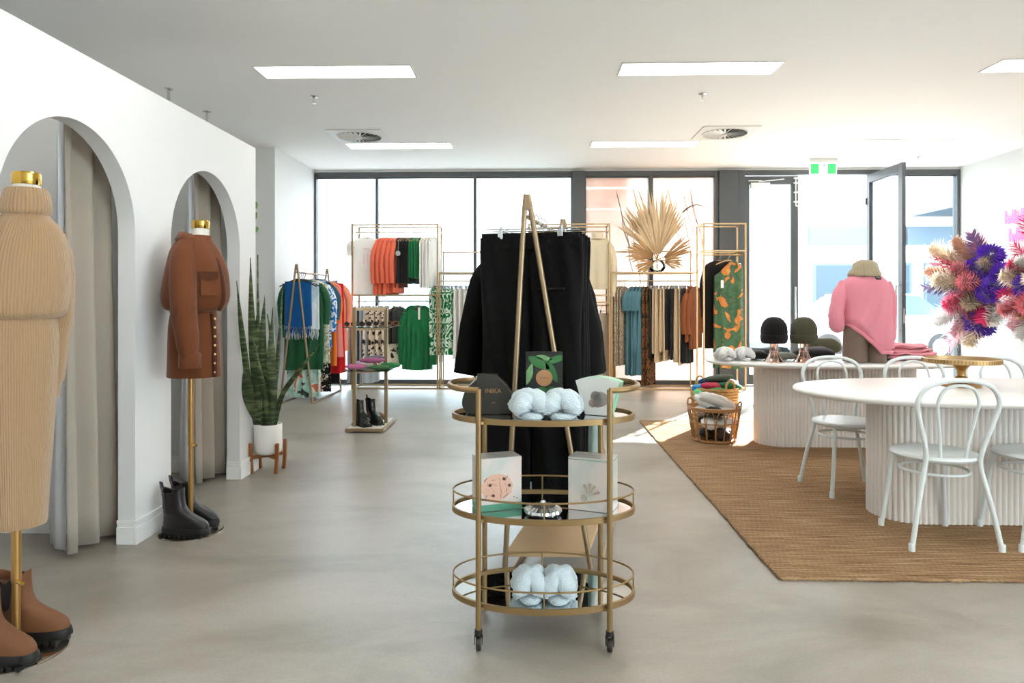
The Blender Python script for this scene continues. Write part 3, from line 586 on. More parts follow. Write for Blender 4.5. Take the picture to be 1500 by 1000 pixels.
# two tall boxes on the middle shelf
def pearl():
    m, nt, p, N, L = nodes('pearl_shimmer_card'); tc = N.new('ShaderNodeTexCoord'); nz = N.new('ShaderNodeTexNoise'); nz.inputs['Scale'].default_value = 7; nz.inputs['Distortion'].default_value = 1.2
    L.new(tc.outputs['Object'], nz.inputs['Vector']); r = ramp(N, [(.3, 'b5bcb6'), (.5, 'cdc6bf'), (.7, 'd8c3ba')], 'LINEAR'); L.new(nz.outputs['Fac'], r.inputs[0]); L.new(r.outputs[0], p.inputs['Base Color'])
    p.inputs['Roughness'].default_value = .3; return m
MPe = pearl(); MPk = mat('print_blush', 'd3a892', .5, 0, .08, 20); Mbrn = mat('print_brown', '4a2f28', .5); Mgr = mat('box_green_band', '4b8f74', .45)
for i, (px, sgn, lb) in enumerate(((728, 1, 'pearly cardboard box with pink cosmetics picture and green band'), (868, -1, 'pearly cardboard box printed with a seashell, middle cart shelf'))):
    p = W(px, 700, CY); t = thing('cosmetics_box', lb, 'box', (p.x, CY-.02, ZM), .36*sgn)
    MB().box(-.083, .083, -.05, .05, 0, .198).build('box_body', MPe, t, bevel=.0015)
    MB().box(-.0835, .0835, -.0506, .0506, .188, .1905).build('lid_seam', Mgr if i else MPe, t, flat=True)
    if i == 0:
        MB().box(-.0836, .0836, -.0508, .0508, .001, .026).build('green_band', Mgr, t, flat=True)
        MB().prism([(-.015+.062*math.cos(2*PI*k/28)*(1+.12*math.sin(3*k)), .088+.05*math.sin(2*PI*k/28)) for k in range(28)], -.0506, -.0502, 'y').build('blush_print', MPk, t, flat=True)
        r2 = random.Random(4)
        for k in range(16):
            x, z, a = -.055+.026*(k % 4)+r2.uniform(-.005, .005), .058+.02*(k//4)+r2.uniform(-.004, .004), r2.uniform(0, PI); l = r2.uniform(.007, .013)
            MB().bar((x-l*math.cos(a), -.0509, z-l*math.sin(a)), (x+l*math.cos(a), -.0509, z+l*math.sin(a)), .004, .0006).build('printed_brush', Mbrn, t, flat=True)
        for x, z in ((-.042, .098), (.034, .092), (-.03, .058), (.012, .118)):
            MB().lathe([(.006, 0), (.006, .0006)], 14, M=Matrix.Translation((x, -.0506, z)) @ RX90).build('printed_pot', Mbrn, t)
        for k, (x, z) in enumerate(((.05, .045), (.062, .04))): MB().box(x, x+.006, -.0506, -.0502, z, z+.003).build('printed_mark', Mbrn, t, flat=True)
    else:
        Msh = mat('shell_print', 'a89c90', .5, 0, .3, 50); Msh2 = mat('shell_print_pale', 'cfc3b4', .5, 0, .15, 40)
        for k in range(7):
            a = .35+.28*k; c0 = Vector((.0, .062)); e = c0+Vector((math.cos(a), math.sin(a)))*.042
            MB().tube([(c0.x, -.0504, c0.y), ((c0.x+e.x)/2, -.0504, (c0.y+e.y)/2), (e.x, -.0504, e.y)], [.003, .006, .008], 8, flat=.06).build('printed_shell', Msh2 if k % 2 else Msh, t)
        MB().lathe([(.013, 0), (.009, .0008), (.004, .0012)], 20, M=Matrix.Translation((-.022, -.0503, .048)) @ RX90).build('printed_snail', Msh, t)
        MB().tube([(-.022+.012*math.cos(k*.5)*(1-k/26), -.0518, .048+.012*math.sin(k*.5)*(1-k/26)) for k in range(24)], .0012, 6).build('printed_spiral', Msh2, t)
p = W(795.5, 750, CY-.12); t = thing('trinket_dish', 'cut crystal silver trinket dish on the middle cart shelf', 'dish', (p.x, CY-.11, ZM))
M_sil = mat('cut_silver', 'd4d8d8', .12, .9, .1, 40)
rings = []
for r, z in ((.03, .0), (.06, .006), (.068, .014), (.066, .024), (.045, .034), (.015, .04)):
    rings.append([Vector(((r+.0025*(j % 2))*math.cos(2*PI*j/48), (r+.0025*(j % 2))*math.sin(2*PI*j/48), z)) for j in range(48)])
MB().loft(rings).build('bowl', M_sil, t, flat=True)
MB().lathe([(.006, .039), (.011, .046), (.006, .054)], 12).build('knob', M_sil, t)
# ---------------------------------------------------------------- rack builders
def aframe(name, label, apexes, feet, shelf=None, r=.012, m=None, rodoff=-.06):
    """apexes: two points; feet: ((l,r),(l,r)); ground rails join the feet"""
    m = m or M_bronze; t = thing(name, label, 'clothes rack', (apexes[0][0], apexes[0][1], 0))
    for ap, (fl, fr) in zip(apexes, feet):
        ap, fl, fr = Vector(ap), Vector(fl), Vector(fr)
        for f in (fl, fr):
            d = (f-ap); side = Vector((math.copysign(.014, d.x), 0, -.03))
            MB().tube(smooth_path([ap+Vector((0, 0, .0)), ap+side, ap+side+(f-ap-side)*.5, f+Vector((0, 0, r))], 14), r, 10).build('leg', m, t, world=True)
        MB().lathe([(.004, -r*1.3), (.017, -r*1.3), (.017, r*1.3), (.004, r*1.3)], 16, M=Matrix.Translation(ap+Vector((0, 0, -.012))) @ RX90).build('apex_joint', m, t, world=True)
    for k in (0, 1):
        a, b = Vector(feet[0][k]), Vector(feet[1][k]); MB().tube([a+Vector((0, 0, r)), b+Vector((0, 0, r))], r, 10).build('floor_rail', m, t, world=True)
    a, b = Vector(apexes[0])+Vector((0, 0, rodoff)), Vector(apexes[1])+Vector((0, 0, rodoff))
    MB().tube([a, b], r*.8, 10).build('hanging_rod', m, t, world=True)
    if shelf:
        z, pts = shelf; MB().prism(pts, z-.012, z+.012, 'z').build('shelf_board', mat('blond_ply', 'c2a27b', .5, 0, .08, 5), t, world=True, bevel=.002)
    return t
ax = Vector((math.sin(math.radians(12)), math.cos(math.radians(12)), 0)); AL = .97
N0 = Vector((-.015, 3.06, 1.69)); NL = Vector((-.12, 3.06, 0)); NR = Vector((.275, 3.06, 0))
def near(v): return v+ax*AL
def leg_at(ap, f, z): return ap+(f-ap)*((ap.z-z)/(ap.z-f.z))
zz = .15; q = [leg_at(N0, NL, zz), leg_at(N0, NR, zz)]
aframe('clothes_rack', 'champagne A-frame rack loaded with black trousers behind the bar cart', (N0, near(N0)), ((NL, NR), (near(NL), near(NR))), (zz, [(q[0].x, q[0].y), (q[1].x, q[1].y), (near(q[1]).x, near(q[1]).y), (near(q[0]).x, near(q[0]).y)]))
LA = Vector((-2.84, 8.36, 1.655)); LB = Vector((-2.84, 9.62, 1.655))
aframe('clothes_rack', 'champagne A-frame rack of bright scarves and dresses by the white wall', (LA, LB), ((Vector((-3.04, 8.36, 0)), Vector((-2.645, 8.36, 0))), (Vector((-3.04, 9.62, 0)), Vector((-2.645, 9.62, 0)))), None, .0125)
# tall and low gold racks along the glazing
RF, RB = 9.8, 10.2
def XF(px): return W(px, 400, RF).x
SQ = .024
def tower(label, x0, x1, rails, H=2.335):
    t = thing('display_rack', label, 'display rack', ((x0+x1)/2, (RF+RB)/2, 0))
    for x in (x0, x1):
        for y in (RF, RB): MB().box(x-SQ/2, x+SQ/2, y-SQ/2, y+SQ/2, 0, H).build('post', M_gold, t, world=True, flat=True)
    for z in [H-SQ/2, SQ/2]+list(rails):
        for y in (RF, RB): MB().bar((x0, y, z), (x1, y, z), SQ*.8).build('rail', M_gold, t, world=True, flat=True)
        for x in (x0, x1): MB().bar((x, RF, z), (x, RB, z), SQ*.8).build('side_rail', M_gold, t, world=True, flat=True)
    return t
def rod(t, x0, x1, z, y=10.0):
    MB().tube([(x0, y, z), (x1, y, z)], .009, 8).build('hanging_rod', M_gold, t, world=True)
    for x in (x0, x1): MB().bar((x, RF, z), (x, RB, z), .014).build('rod_support', M_gold, t, world=True, flat=True)
def shelfg(t, x0, x1, z): MB().box(x0+.015, x1-.015, RF+.012, RB-.012, z-.003, z+.003).build('glass_shelf', glassy('clear_shelf_glass', 'e9f5f3', 1.0, .04), t, world=True, flat=True)
xa0, xa1 = XF(516), XF(641); xc0, xc1 = XF(775), XF(893); xe0, xe1 = XF(1031), XF(1092); xd1 = XF(1021)
ta = tower('tall gold rack with coral tops above and green blouse below', xa0, xa1, (1.325,)); rod(ta, xa0, xa1, 2.235); rod(ta, xa0, xa1, 1.24); shelfg(ta, xa0, xa1, 1.337)
tc_ = tower('tall gold rack with the cream knit sweater', xc0, xc1, (1.325, 1.225)); rod(tc_, xc0, xc1, 2.235); rod(tc_, xc0, xc1, 1.18)
te = tower('narrow tall gold rack with the green floral dress', xe0, xe1, (1.945,)); rod(te, xe0, xe1, 1.9)
def lowrack(label, x0, x1):
    t = thing('display_rack', label, 'display rack', ((x0+x1)/2, 10.0, 0)); b = .02
    for x in (x0, x1):
        for y, H in ((RF, 1.65), (RB, 1.97)): MB().box(x-b/2, x+b/2, y-b/2, y+b/2, 0, H).build('post', M_gold, t, world=True, flat=True)
        for z in (1.64, .012): MB().bar((x, RF, z), (x, RB, z), b*.8).build('side_rail', M_gold, t, world=True, flat=True)
    for y, z in ((RF, 1.64), (RB, 1.64), (RB, 1.96), (RF, .012), (RB, .012)): MB().bar((x0, y, z), (x1, y, z), b).build('rail', M_gold, t, world=True, flat=True)
    rod(t, x0, x1, 1.53); shelfg(t, x0, x1, 1.652); return t
lowrack('low gold rack with green swirl skirts and white skirts', xa1+.03, xc0-.03)
lowrack('low gold rack of dresses and trousers beneath the dried palm', xc1+.03, xd1)
# shoe display tower
pf = G(517.7, 625.7, .04); pr = G(566.5, 619, .04)
bl, br = G(505, 634, 0), G(562, 634, 0); dp = Vector((.0, .62, 0))
st = thing('shoe_stand', 'small metal shoe stand with two glass shelves in the aisle', 'display stand', ((bl.x+br.x)/2, bl.y+.31, 0))
MB().prism([(bl.x, bl.y), (br.x, bl.y), (br.x, bl.y+.62), (bl.x, bl.y+.62)], .012, .042, 'z').build('base_frame', M_bronze, st, world=True, bevel=.003)
MB().box(bl.x+.02, br.x-.02, bl.y+.02, bl.y+.6, .042, .044).build('base_top', mat('pale_base_board', 'd6d3cc', .5), st, world=True, flat=True)
for x in (bl.x+.04, br.x-.04):
    for y in (bl.y+.05, bl.y+.57): MB().lathe([(.02, 0), (.02, .013)], 12, c=(x, y, 0)).build('foot', M_steel, st, world=True)
pl = Vector((pf.x, bl.y+.12, 0)); pr = Vector((pr.x, bl.y+.3, 0))
for p in (pl, pr): MB().box(p.x-.0165, p.x+.0165, p.y-.0165, p.y+.0165, .042, 1.19).build('post', M_bronze, st, world=True, bevel=.002)
MB().bar(pl+Vector((0, 0, 1.175)), pr+Vector((0, 0, 1.175)), .03).build('top_bar', M_bronze, st, world=True, flat=True)
for z in (1.0, .585):
    MB().bar(pl+Vector((0, 0, z-.02)), pr+Vector((0, 0, z-.02)), .025).build('cross_bar', M_bronze, st, world=True, flat=True)
    MB().box(bl.x-.03, br.x+.05, bl.y+.02, bl.y+.62, z-.004, z+.004).build('glass_shelf', glassy('green_shelf_glass', 'd9efe9', 1.0, .08), st, world=True, flat=True)
# ---------------------------------------------------------------- curtains
M_cur = cloth('taupe_linen', 'a99f92', .9, .2, .05); M_lin = cloth('white_lining', 'e4e6ea', .85, .1, .02)
for i, dy in enumerate((0, 1.3)):
    t = thing('curtain', ['taupe linen curtain with white lining in the arch by the beige knit outfit', 'taupe linen curtain with white lining in the arch by the brown shirt'][i], 'curtain', (PX-.19, 3.45+dy, 0))
    rows = []
    for k in range(15):
        z = 2.2-(2.2-.025)*k/14; am = .035+.03*k/14; pts = []
        for j in range(60):
            u = j/59; y = 3.33+.02*(k/14)-.02+.35*u**.9+dy; x = PX-.19-.03*(1-u)+am*math.sin(u*5.2*PI+.6+.25*math.sin(k*.4))*(.6+.4*u)
            pts.append(Vector((x, min(y, 3.70+dy), z)))
        rows.append(pts)
    MB().loft(rows, False, False).build('fabric', M_cur, t, world=True, solid=.004, ang=80)
    rows = []
    for k in range(15):
        z = 2.2-(2.2-.03)*k/14; f = k/14; e = Vector((PX-.19-.03+(.035+.03*f)*math.sin(.6+.25*math.sin(k*.4))*.6, 3.31+.02*f+dy, z)); pts = []
        for j in range(16):
            u = j/15; pts.append(e+Vector((-.02-(.03+.13*f)*u, .02+.11*u*f+.012*math.sin(u*9), 0)))
        rows.append(pts)
    MB().loft(rows, False, False).build('lining', M_lin, t, world=True, solid=.003, ang=80)
    r = thing('curtain_rail', ['white curtain rail inside the arch by the beige knit outfit', 'white curtain rail inside the arch by the brown shirt'][i], 'curtain rail', (PX-.19, 3.0+dy, 2.22))
    MB().tube([(0, -.55, 0), (0, .71, 0)], .012, 8).build('rail', M_white_metal, r)
    for k in range(8): MB().tube([(.016*math.cos(a), .3+.05*k, .016*math.sin(a)-.004) for a in [2*PI*q/12 for q in range(12)]], .002, 5, True).build('ring', M_steel, r)
# ---------------------------------------------------------------- mannequins on stands
M_pole = mat('brass_pole', 'a9814a', .35, .7, .08, 8); M_brass = mat('polished_brass', 'c7a04a', .12, 1, .05, 8); M_linen = cloth('dress_form_linen', 'e3dfd6', .9, .2, .04)
M_disc = mat('polished_steel_base', 'b9aea0', .08, 1, .03, 4)
def mannequin(label, x, y, ztop, zhem, nx, tors, knob=None):
    t = thing('mannequin', label, 'mannequin', (x, y, 0))
    MB().lathe([(.168, 0), (.168, .004), (.16, .007), (.0, .0075)], 56, cap=False).build('base_disc', M_disc, t)
    p = MB().tube([(0, 0, .0075), (0, 0, zhem+.25)], .0135, 14).build('pole', M_pole, t)
    MB().tube([(0, 0, zhem*.55), (0, 0, zhem+.2)], .0165, 14).build('pole_sleeve', M_pole, p)
    MB().tube([(.012, -.01, zhem*.56), (.045, -.03, zhem*.56)], .007, 8).build('height_knob', M_brass, p)
    MB().loft([ell(cx, cy, z, a, b, rot, 28) for cx, cy, z, a, b, rot in tors]).build('torso', M_linen, t, ang=80)
    n = MB().lathe([(.05, ztop-.16), (.043, ztop-.1), (.044, ztop-.045)], 24, c=(nx, 0, 0)).build('neck', M_linen, t)
    MB().lathe([(.0455, ztop-.045), (.0465, ztop-.043), (.0465, ztop-.005), (.042, ztop), (0, ztop)], 28, c=(nx, 0, 0), cap=False).build('neck_cap', M_brass, n)
    return t
M1 = (-1.855, 2.46); M2 = (-1.864, 3.765)
mannequin('dress form on brass pole wearing the beige ribbed knit outfit', *M1, 1.725, .46, .038, [(0, 0, .5, .08, .07, .5), (0, 0, .8, .1, .08, .5), (0, 0, 1.0, .11, .085, .5), (.005, 0, 1.2, .1, .08, .5), (.01, 0, 1.35, .12, .085, .5), (.03, 0, 1.5, .09, .065, .5), (.038, 0, 1.58, .045, .04, .5)])
mannequin('dress form on brass pole wearing the brown shirt and skirt', *M2, 1.7, .85, .055, [(.02, 0, .87, .1, .08, 0), (.02, 0, 1.0, .12, .09, 0), (.02, 0, 1.2, .1, .08, 0), (.02, 0, 1.38, .115, .1, 0), (.04, 0, 1.52, .08, .08, 0), (.052, 0, 1.58, .055, .05, 0)])
def loftz(prof, n, rot=0, N=40, wav=0, k=9, ph=0, e=1.0):
    """prof rows: z, cx, cy, a, b"""
    rings = []
    for z, cx, cy, a, b in interp(prof, n):
        r = ell(cx, cy, z, a, b, rot, N, e)
        if wav: r = [p+Vector((p.x-cx, p.y-cy, 0)).normalized()*wav*math.sin(k*2*PI*j/N+ph+z*9) for j, p in enumerate(r)]
        rings.append(r)
    return MB().loft(rings)
KN = ribbed('beige_rib_knit', 'aa8a68', 96, .95, .45); KS = ribbed('beige_rib_sleeve', 'aa8a68', 40, .95, .45)
sw = thing('knit_sweater', 'beige ribbed turtleneck sweater on the dress form', 'sweater', (*M1, 1.2))
loftz([(1.2, 0, 0, .128, .115), (1.212, 0, 0, .15, .13), (1.24, 0, 0, .162, .138), (1.32, .003, 0, .168, .138), (1.40, .005, 0, .164, .128), (1.47, .012, 0, .15, .112), (1.53, .024, 0, .118, .09), (1.565, .034, 0, .078, .07), (1.585, .036, 0, .066, .062)], 34, .3, 56).build('body', KN, sw, world=False)
for o in sw.children: o.location = (0, 0, -1.2)
c = loftz([(1.57, .036, 0, .07, .067), (1.585, .036, 0, .08, .077), (1.62, .037, 0, .078, .075), (1.655, .037, 0, .07, .068), (1.668, .038, 0, .062, .06), (1.66, .038, 0, .05, .048)], 18, .3, 48).build('collar', KS, sw); c.location = (0, 0, -1.2)
for pts in (((.06, .08, 1.5), (.075, .12, 1.38), (.06, .135, 1.2), (.055, .115, 1.02), (.05, .1, .905)), ((-.05, -.09, 1.5), (-.09, -.13, 1.36), (-.1, -.15, 1.2), (-.1, -.155, 1.05), (-.09, -.16, .92))):
    c = MB().tube(smooth_path(pts, 18), [.055]*4+[.05]*6+[.043]*5+[.034]*3, 20).build('sleeve', KS, sw); c.location = (0, 0, -1.2)
sk = thing('knit_skirt', 'beige ribbed knit pencil skirt below the turtleneck sweater', 'skirt', (*M1, .463))
c = loftz([(.463, .0, 0, .088, .08), (.47, 0, 0, .096, .088), (.62, 0, 0, .105, .096), (.8, 0, 0, .117, .105), (1.0, 0, 0, .128, .113), (1.12, 0, 0, .132, .115), (1.205, 0, 0, .125, .11)], 26, .3, 56).build('skirt_body', KN, sk); c.location = (0, 0, -.463)
# brown shirt and skirt
MBk = cloth('rust_brown_twill', '6b3a1d', .8, .2, .1); MBd = cloth('rust_brown_seam', '4e2912', .85, .1, .05)
f2 = 1020/3.81
def zx(px, py): return (px-279)/f2, CAMH-(py-HOR)/f2
def R2(py, l, r, b, cy=0): x0, z = zx(l, py); x1, _ = zx(r, py); return (z, (x0+x1)/2, cy, (x1-x0)/2, b)
sh = thing('button_shirt', 'rust brown button shirt with chest pocket bloused at the waist', 'shirt', (*M2, 1.19))
def add(mb, name, m, par, z0): o = mb.build(name, m, par, ang=70); o.location = (0, 0, -z0 if par.type == 'EMPTY' else 0); return o
body = add(loftz([R2(456, 254, 318, .1), R2(452, 242, 326, .125), R2(437, 237, 333, .145), R2(415, 241, 333, .15), R2(390, 247, 329, .145), R2(368, 253, 320, .125), R2(352, 262, 310, .09), R2(345, 270, 308, .07)], 30, 0, 52, .004, 7), 'body', MBk, sh, 1.19)
# collar wings
x0, zc = zx(289, 348)
for s in (-1, 1):
    q = [Vector((.0, s*.02, 1.625)), Vector((-.03, s*.07, 1.63)), Vector((.03, s*.1, 1.585)), Vector((.12, s*.075, 1.525)), Vector((.115, s*.03, 1.56))]
    b = MB(); b.loft([[Vector((-.03, s*.02, 1.635)), Vector((-.035, s*.055, 1.635)), Vector((.01, s*.075, 1.63)), Vector((.07, s*.07, 1.6)), Vector((.105, s*.022, 1.585))],
                      [Vector((-.045, s*.02, 1.585)), Vector((-.05, s*.08, 1.585)), Vector((.01, s*.1, 1.575)), Vector((.085, s*.095, 1.53)), Vector((.125, s*.03, 1.535))]], False, False)
    ob = b.build('collar', MBk, sh, solid=.004, ang=70); ob.location = (0, 0, -1.19)
def tube_p(pts, rs, n=20, flat=1.0, m=18): return MB().tube(smooth_path(pts, m), [interp([(r,) for r in rs], m)[i][0] for i in range(m)], n, flat=flat)
add(tube_p([(.02, -.085, 1.57), (.025, -.13, 1.48), (.04, -.165, 1.32), (.055, -.175, 1.15), (.07, -.17, 1.03), (.075, -.165, .985)], [.045, .062, .066, .062, .056, .046], 24).noise(.008, 14, 3), 'sleeve', MBk, sh, 1.19)
add(MB().loft([ell(.077, -.165, z, a, b, .1, 24) for z, a, b in ((.99, .048, .04), (.985, .056, .045), (.93, .058, .047), (.91, .056, .046))]), 'cuff', MBk, sh, 1.19)
add(tube_p([(-.03, .09, 1.555), (-.08, .12, 1.46), (-.12, .11, 1.34), (-.12, .1, 1.24), (-.06, .11, 1.12), (-.02, .11, 1.0)], [.045, .06, .062, .058, .05, .042], 24).noise(.008, 14, 5), 'sleeve', MBk, sh, 1.19)
# chest pocket lies on the near front of the chest
pm = Matrix.Translation((.145, -.106, 1.355)) @ Matrix.Rotation(.8, 4, 'Z') @ Matrix.Rotation(-.06, 4, 'X')
add(MB().box(-.04, .04, -.012, .002, -.065, .035, pm), 'chest_pocket', MBk, sh, 1.19)
add(MB().prism([(-.048, .06), (.048, .06), (.048, .025), (0, .012), (-.048, .025)], -.018, -.004, 'y', pm), 'pocket_flap', MBd, sh, 1.19)
pk = add(tube_p([(.1, -.02, 1.56), (.165, -.035, 1.47), (.195, -.04, 1.36), (.2, -.04, 1.27), (.175, -.035, 1.21)], [.012]*5, 8, 1.0), 'placket', MBd, sh, 1.19)
M_btn = mat('gold_button', 'd9c08a', .3, .5)
sk2 = thing('button_skirt', 'rust brown short skirt with gold button front under the shirt', 'skirt', (*M2, .848))
add(loftz([R2(551, 246, 322, .125), R2(545, 246, 322, .126), R2(515, 247, 321, .125), R2(480, 249, 319, .118), R2(460, 252, 316, .105), R2(453, 254, 314, .1)], 18, 0, 48, .003, 6), 'skirt_body', MBk, sk2, .848)
add(tube_p([(.142, -.045, 1.19), (.155, -.048, 1.05), (.16, -.05, .85)], [.012]*3, 8), 'placket', MBd, sk2, .848)
for k in range(7): add(MB().lathe([(.007, 0), (.005, .004)], 10, M=Matrix.Translation((.161, -.058, 1.165-.048*k)) @ Matrix.Rotation(.9, 4, 'Z') @ RX90), 'button', M_btn, sk2, .848)
# ---------------------------------------------------------------- boots
def boot(label, loc, rz, m, msole, sc=1.0, grp=None, tab=True):
    t = thing('ankle_boot', label, 'boot', loc, rz, grp); S = Matrix.Scale(sc, 4)
    def ring(z, xb, xf, hw, toe=.8, n=32):
        out = []
        for j in range(n):
            a = 2*PI*j/n; c, s_ = math.cos(a), math.sin(a); cx = (xb+xf)/2; L2 = (xf-xb)/2
            wv = hw*(1-.18*(1-c)*.5) if L2 > .08 else hw
            out.append(Vector((cx+L2*math.copysign(abs(c)**.85, c), wv*math.copysign(abs(s_)**toe, s_), z)))
        return out
    MB().loft([ring(*q) for q in ((.0, .0, .262, .044), (.012, -.004, .272, .05), (.03, -.005, .277, .052), (.045, -.002, .272, .05))], M=S).build('sole', msole, t, ang=50)
    for k in range(9): MB().box(.005+.029*k, .02+.029*k, -.051, .051, -.0005, .014, S).build('lug', msole, t, flat=True) if sc > .9 else None
    prof = [(.043, .002, .268, .047), (.06, .003, .266, .048), (.08, .004, .25, .046), (.1, .005, .21, .043), (.118, .006, .172, .041), (.14, .006, .142, .039), (.17, .004, .128, .039), (.21, -.001, .122, .041), (.245, -.005, .12, .043)]
    rs = [ring(*q) for q in interp(prof, 22)]
    # the shaft top dips at the sides
    rs[-1] = [p+Vector((0, 0, .014*math.cos(2*(math.atan2(p.y/.043, (p.x-.057)/.062))))) for p in rs[-1]]
    inn = [Vector((.057+(p.x-.057)*.88, p.y*.88, p.z-.004)) for p in rs[-1]]; deep = [Vector((p.x, p.y, .15)) for p in inn]
    MB().loft(rs+[inn, deep], M=S).build('upper', m, t, ang=60)
    for s in (-1, 1): MB().prism([(.035, .235), (.085, .235), (.075, .13), (.06, .118), (.045, .13)], s*.0375-.004, s*.0375+.0055 if s > 0 else s*.0375+.004, 'y', S).build('elastic_gusset', mat('elastic_dark', '201c1a', .8), t)
    if tab: MB().tube([(-.004, 0, .225), (-.014, 0, .262), (-.018, 0, .285), (-.008, 0, .28), (-.001, 0, .25)], .006, 6, flat=1, M=S).build('pull_tab', m, t)
    return t
M_bl = mat('black_leather', '171515', .32, 0, .1, 20, .05, 60); M_blk_sole = mat('black_rubber', '121212', .55); M_tan = mat('tan_suede', '6e4426', .75, 0, .12, 14, .1, 120); M_gl = mat('glossy_black_rubber', '1b1d1b', .15)
boot('black leather chelsea boot on the steel disc, in front of the brass pole', (M2[0]-.115, M2[1]-.07, .0075), -.12, M_bl, M_blk_sole, .98, 'black chelsea boots on the mannequin base')
boot('black leather chelsea boot on the steel disc, behind the brass pole', (M2[0]-.135, M2[1]+.065, .0075), -.06, M_bl, M_blk_sole, .98, 'black chelsea boots on the mannequin base')
boot('tan brown chelsea boot on the steel disc, in front of the brass pole', (M1[0]-.125, M1[1]-.075, .0075), -.1, M_tan, M_blk_sole, 1, 'tan chelsea boots on the mannequin base')
boot('tan brown chelsea boot on the steel disc, behind the brass pole', (M1[0]-.13, M1[1]+.075, .0075), .02, M_tan, M_blk_sole, 1, 'tan chelsea boots on the mannequin base')
# ---------------------------------------------------------------- snake plant
pp = Vector((-1.945, 5.1, 0)); M_wood = mat('teak_wood', '8c5528', .5, 0, .25, 14); M_pot = mat('white_ceramic', 'eceae6', .35, 0, .01, 4)
ps = thing('plant_stand', 'mid century teak plant stand holding the white pot', 'plant stand', pp)
for sx in (-1, 1):
    for sy in (-1, 1):
        MB().loft([[Vector((sx*x-.012, sy*.082-.013, z)), Vector((sx*x+.012, sy*.082-.013, z)), Vector((sx*x+.012, sy*.082+.013, z)), Vector((sx*x-.012, sy*.082+.013, z))] for x, z in ((.088, 0), (.096, .1), (.098, .22))]).build('leg', M_wood, ps, ang=20, bevel=.003)
for a in (PI/4.2, -PI/4.2): MB().box(-.125, .125, -.012, .012, .105, .13, Matrix.Rotation(a, 4, 'Z')).build('cross_bar', M_wood, ps, bevel=.002)
po = thing('plant_pot', 'white ceramic cylinder pot with the snake plant', 'pot', pp+Vector((0, 0, .1305)))
MB().lathe([(.0, 0), (.075, 0), (.09, .012), (.097, .035), (.1, .07), (.1, .215), (.098, .219), (.092, .219), (.09, .205), (.0, .2)], 40, cap=False).build('pot_body', M_pot, po)
MB().lathe([(.0895, .198), (.05, .206), (.0, .208)], 24, cap=False).build('soil', mat('soil', '3a2d22', .95, 0, .3, 40, .6, 80), po)
sp = thing('snake_plant', 'tall dark green snake plant with banded upright leaves', 'plant', pp+Vector((0, 0, .335)))
def banded():
    m, nt, p, N, L = nodes('snake_leaf'); tc = N.new('ShaderNodeTexCoord'); mp = N.new('ShaderNodeMapping'); mp.inputs['Scale'].default_value = (6, 6, 34); L.new(tc.outputs['Object'], mp.inputs[0])
    nz = N.new('ShaderNodeTexNoise'); nz.inputs['Scale'].default_value = 1; nz.inputs['Detail'].default_value = 4; nz.inputs['Distortion'].default_value = .8; L.new(mp.outputs[0], nz.inputs['Vector'])
    r = ramp(N, [(.35, '1f3018'), (.5, '3a4d2d'), (.62, '6b7a50')], 'LINEAR'); L.new(nz.outputs['Fac'], r.inputs[0]); L.new(r.outputs[0], p.inputs['Base Color']); p.inputs['Roughness'].default_value = .4; return m
MSn = banded()
def sleaf(pts, wd, tw=0, n=18):
    q = smooth_path(pts, n); rings = []
    for i, c in enumerate(q):
        u = i/(n-1); w_ = 1.2*wd*(.55+.9*u*(1-u)*1.6)*(1 if u < .55 else max(.02, (1-((u-.55)/.45)**1.7))); a = tw+u*.7
        X = Vector((math.cos(a), math.sin(a), 0)); Yv = Vector((-math.sin(a), math.cos(a), 0)); k = w_*.28
        rings.append([c-X*w_+Yv*k, c-X*w_*.5+Yv*.001, c-Yv*.003, c+X*w_*.5+Yv*.001, c+X*w_+Yv*k, c+X*w_*.5+Yv*.008, c+Yv*.005, c-X*w_*.5+Yv*.008])
    return MB().loft(rings)
def PL(px, py, dy): p = W(px, py, pp.y+dy); return (p.x-pp.x, dy, p.z-.335)
def sl_(pts, yy, wd, tw=0): 
    n = len(pts); q = [PL(*p, yy[0]+(yy[1]-yy[0])*i/(n-1)) for i, p in enumerate(pts)]
    sleaf(q, wd, tw).build('leaf', MSn, sp, ang=60)
for pts, yy, wd, tw in (([(383, 622), (374, 560), (369, 470), (367, 377)], (.0, -.26), .026, .1), ([(390, 622), (384, 540), (379, 450), (378, 373)], (.04, -.02), .02, .9),
    ([(374, 622), (364, 560), (354, 480), (347, 411)], (-.05, -.44), .02, .3), ([(380, 622), (366, 590), (362, 560), (358, 540)], (-.05, -.42), .036, .2), ([(392, 622), (386, 560), (384, 500), (388, 432)], (-.02, .0), .03, -.2),
    ([(398, 622), (403, 560), (408, 520), (415, 415)], (.03, .06), .022, .5), ([(403, 622), (412, 580), (436, 545), (470, 502)], (-.03, -.1), .022, -.5), ([(399, 622), (400, 570), (397, 520), (400, 450)], (-.04, -.06), .03, .2),
    ([(378, 622), (376, 580), (373, 520), (380, 440)], (-.05, -.15), .03, -.1), ([(388, 622), (392, 575), (400, 520), (392, 460)], (.0, -.05), .028, .4), ([(385, 620), (379, 615), (371, 611), (366, 607)], (-.06, -.12), .008, 0), ([(394, 622), (390, 590), (380, 540), (370, 490)], (.0, -.2), .02, .3)):
    sl_(pts, yy, wd, tw)
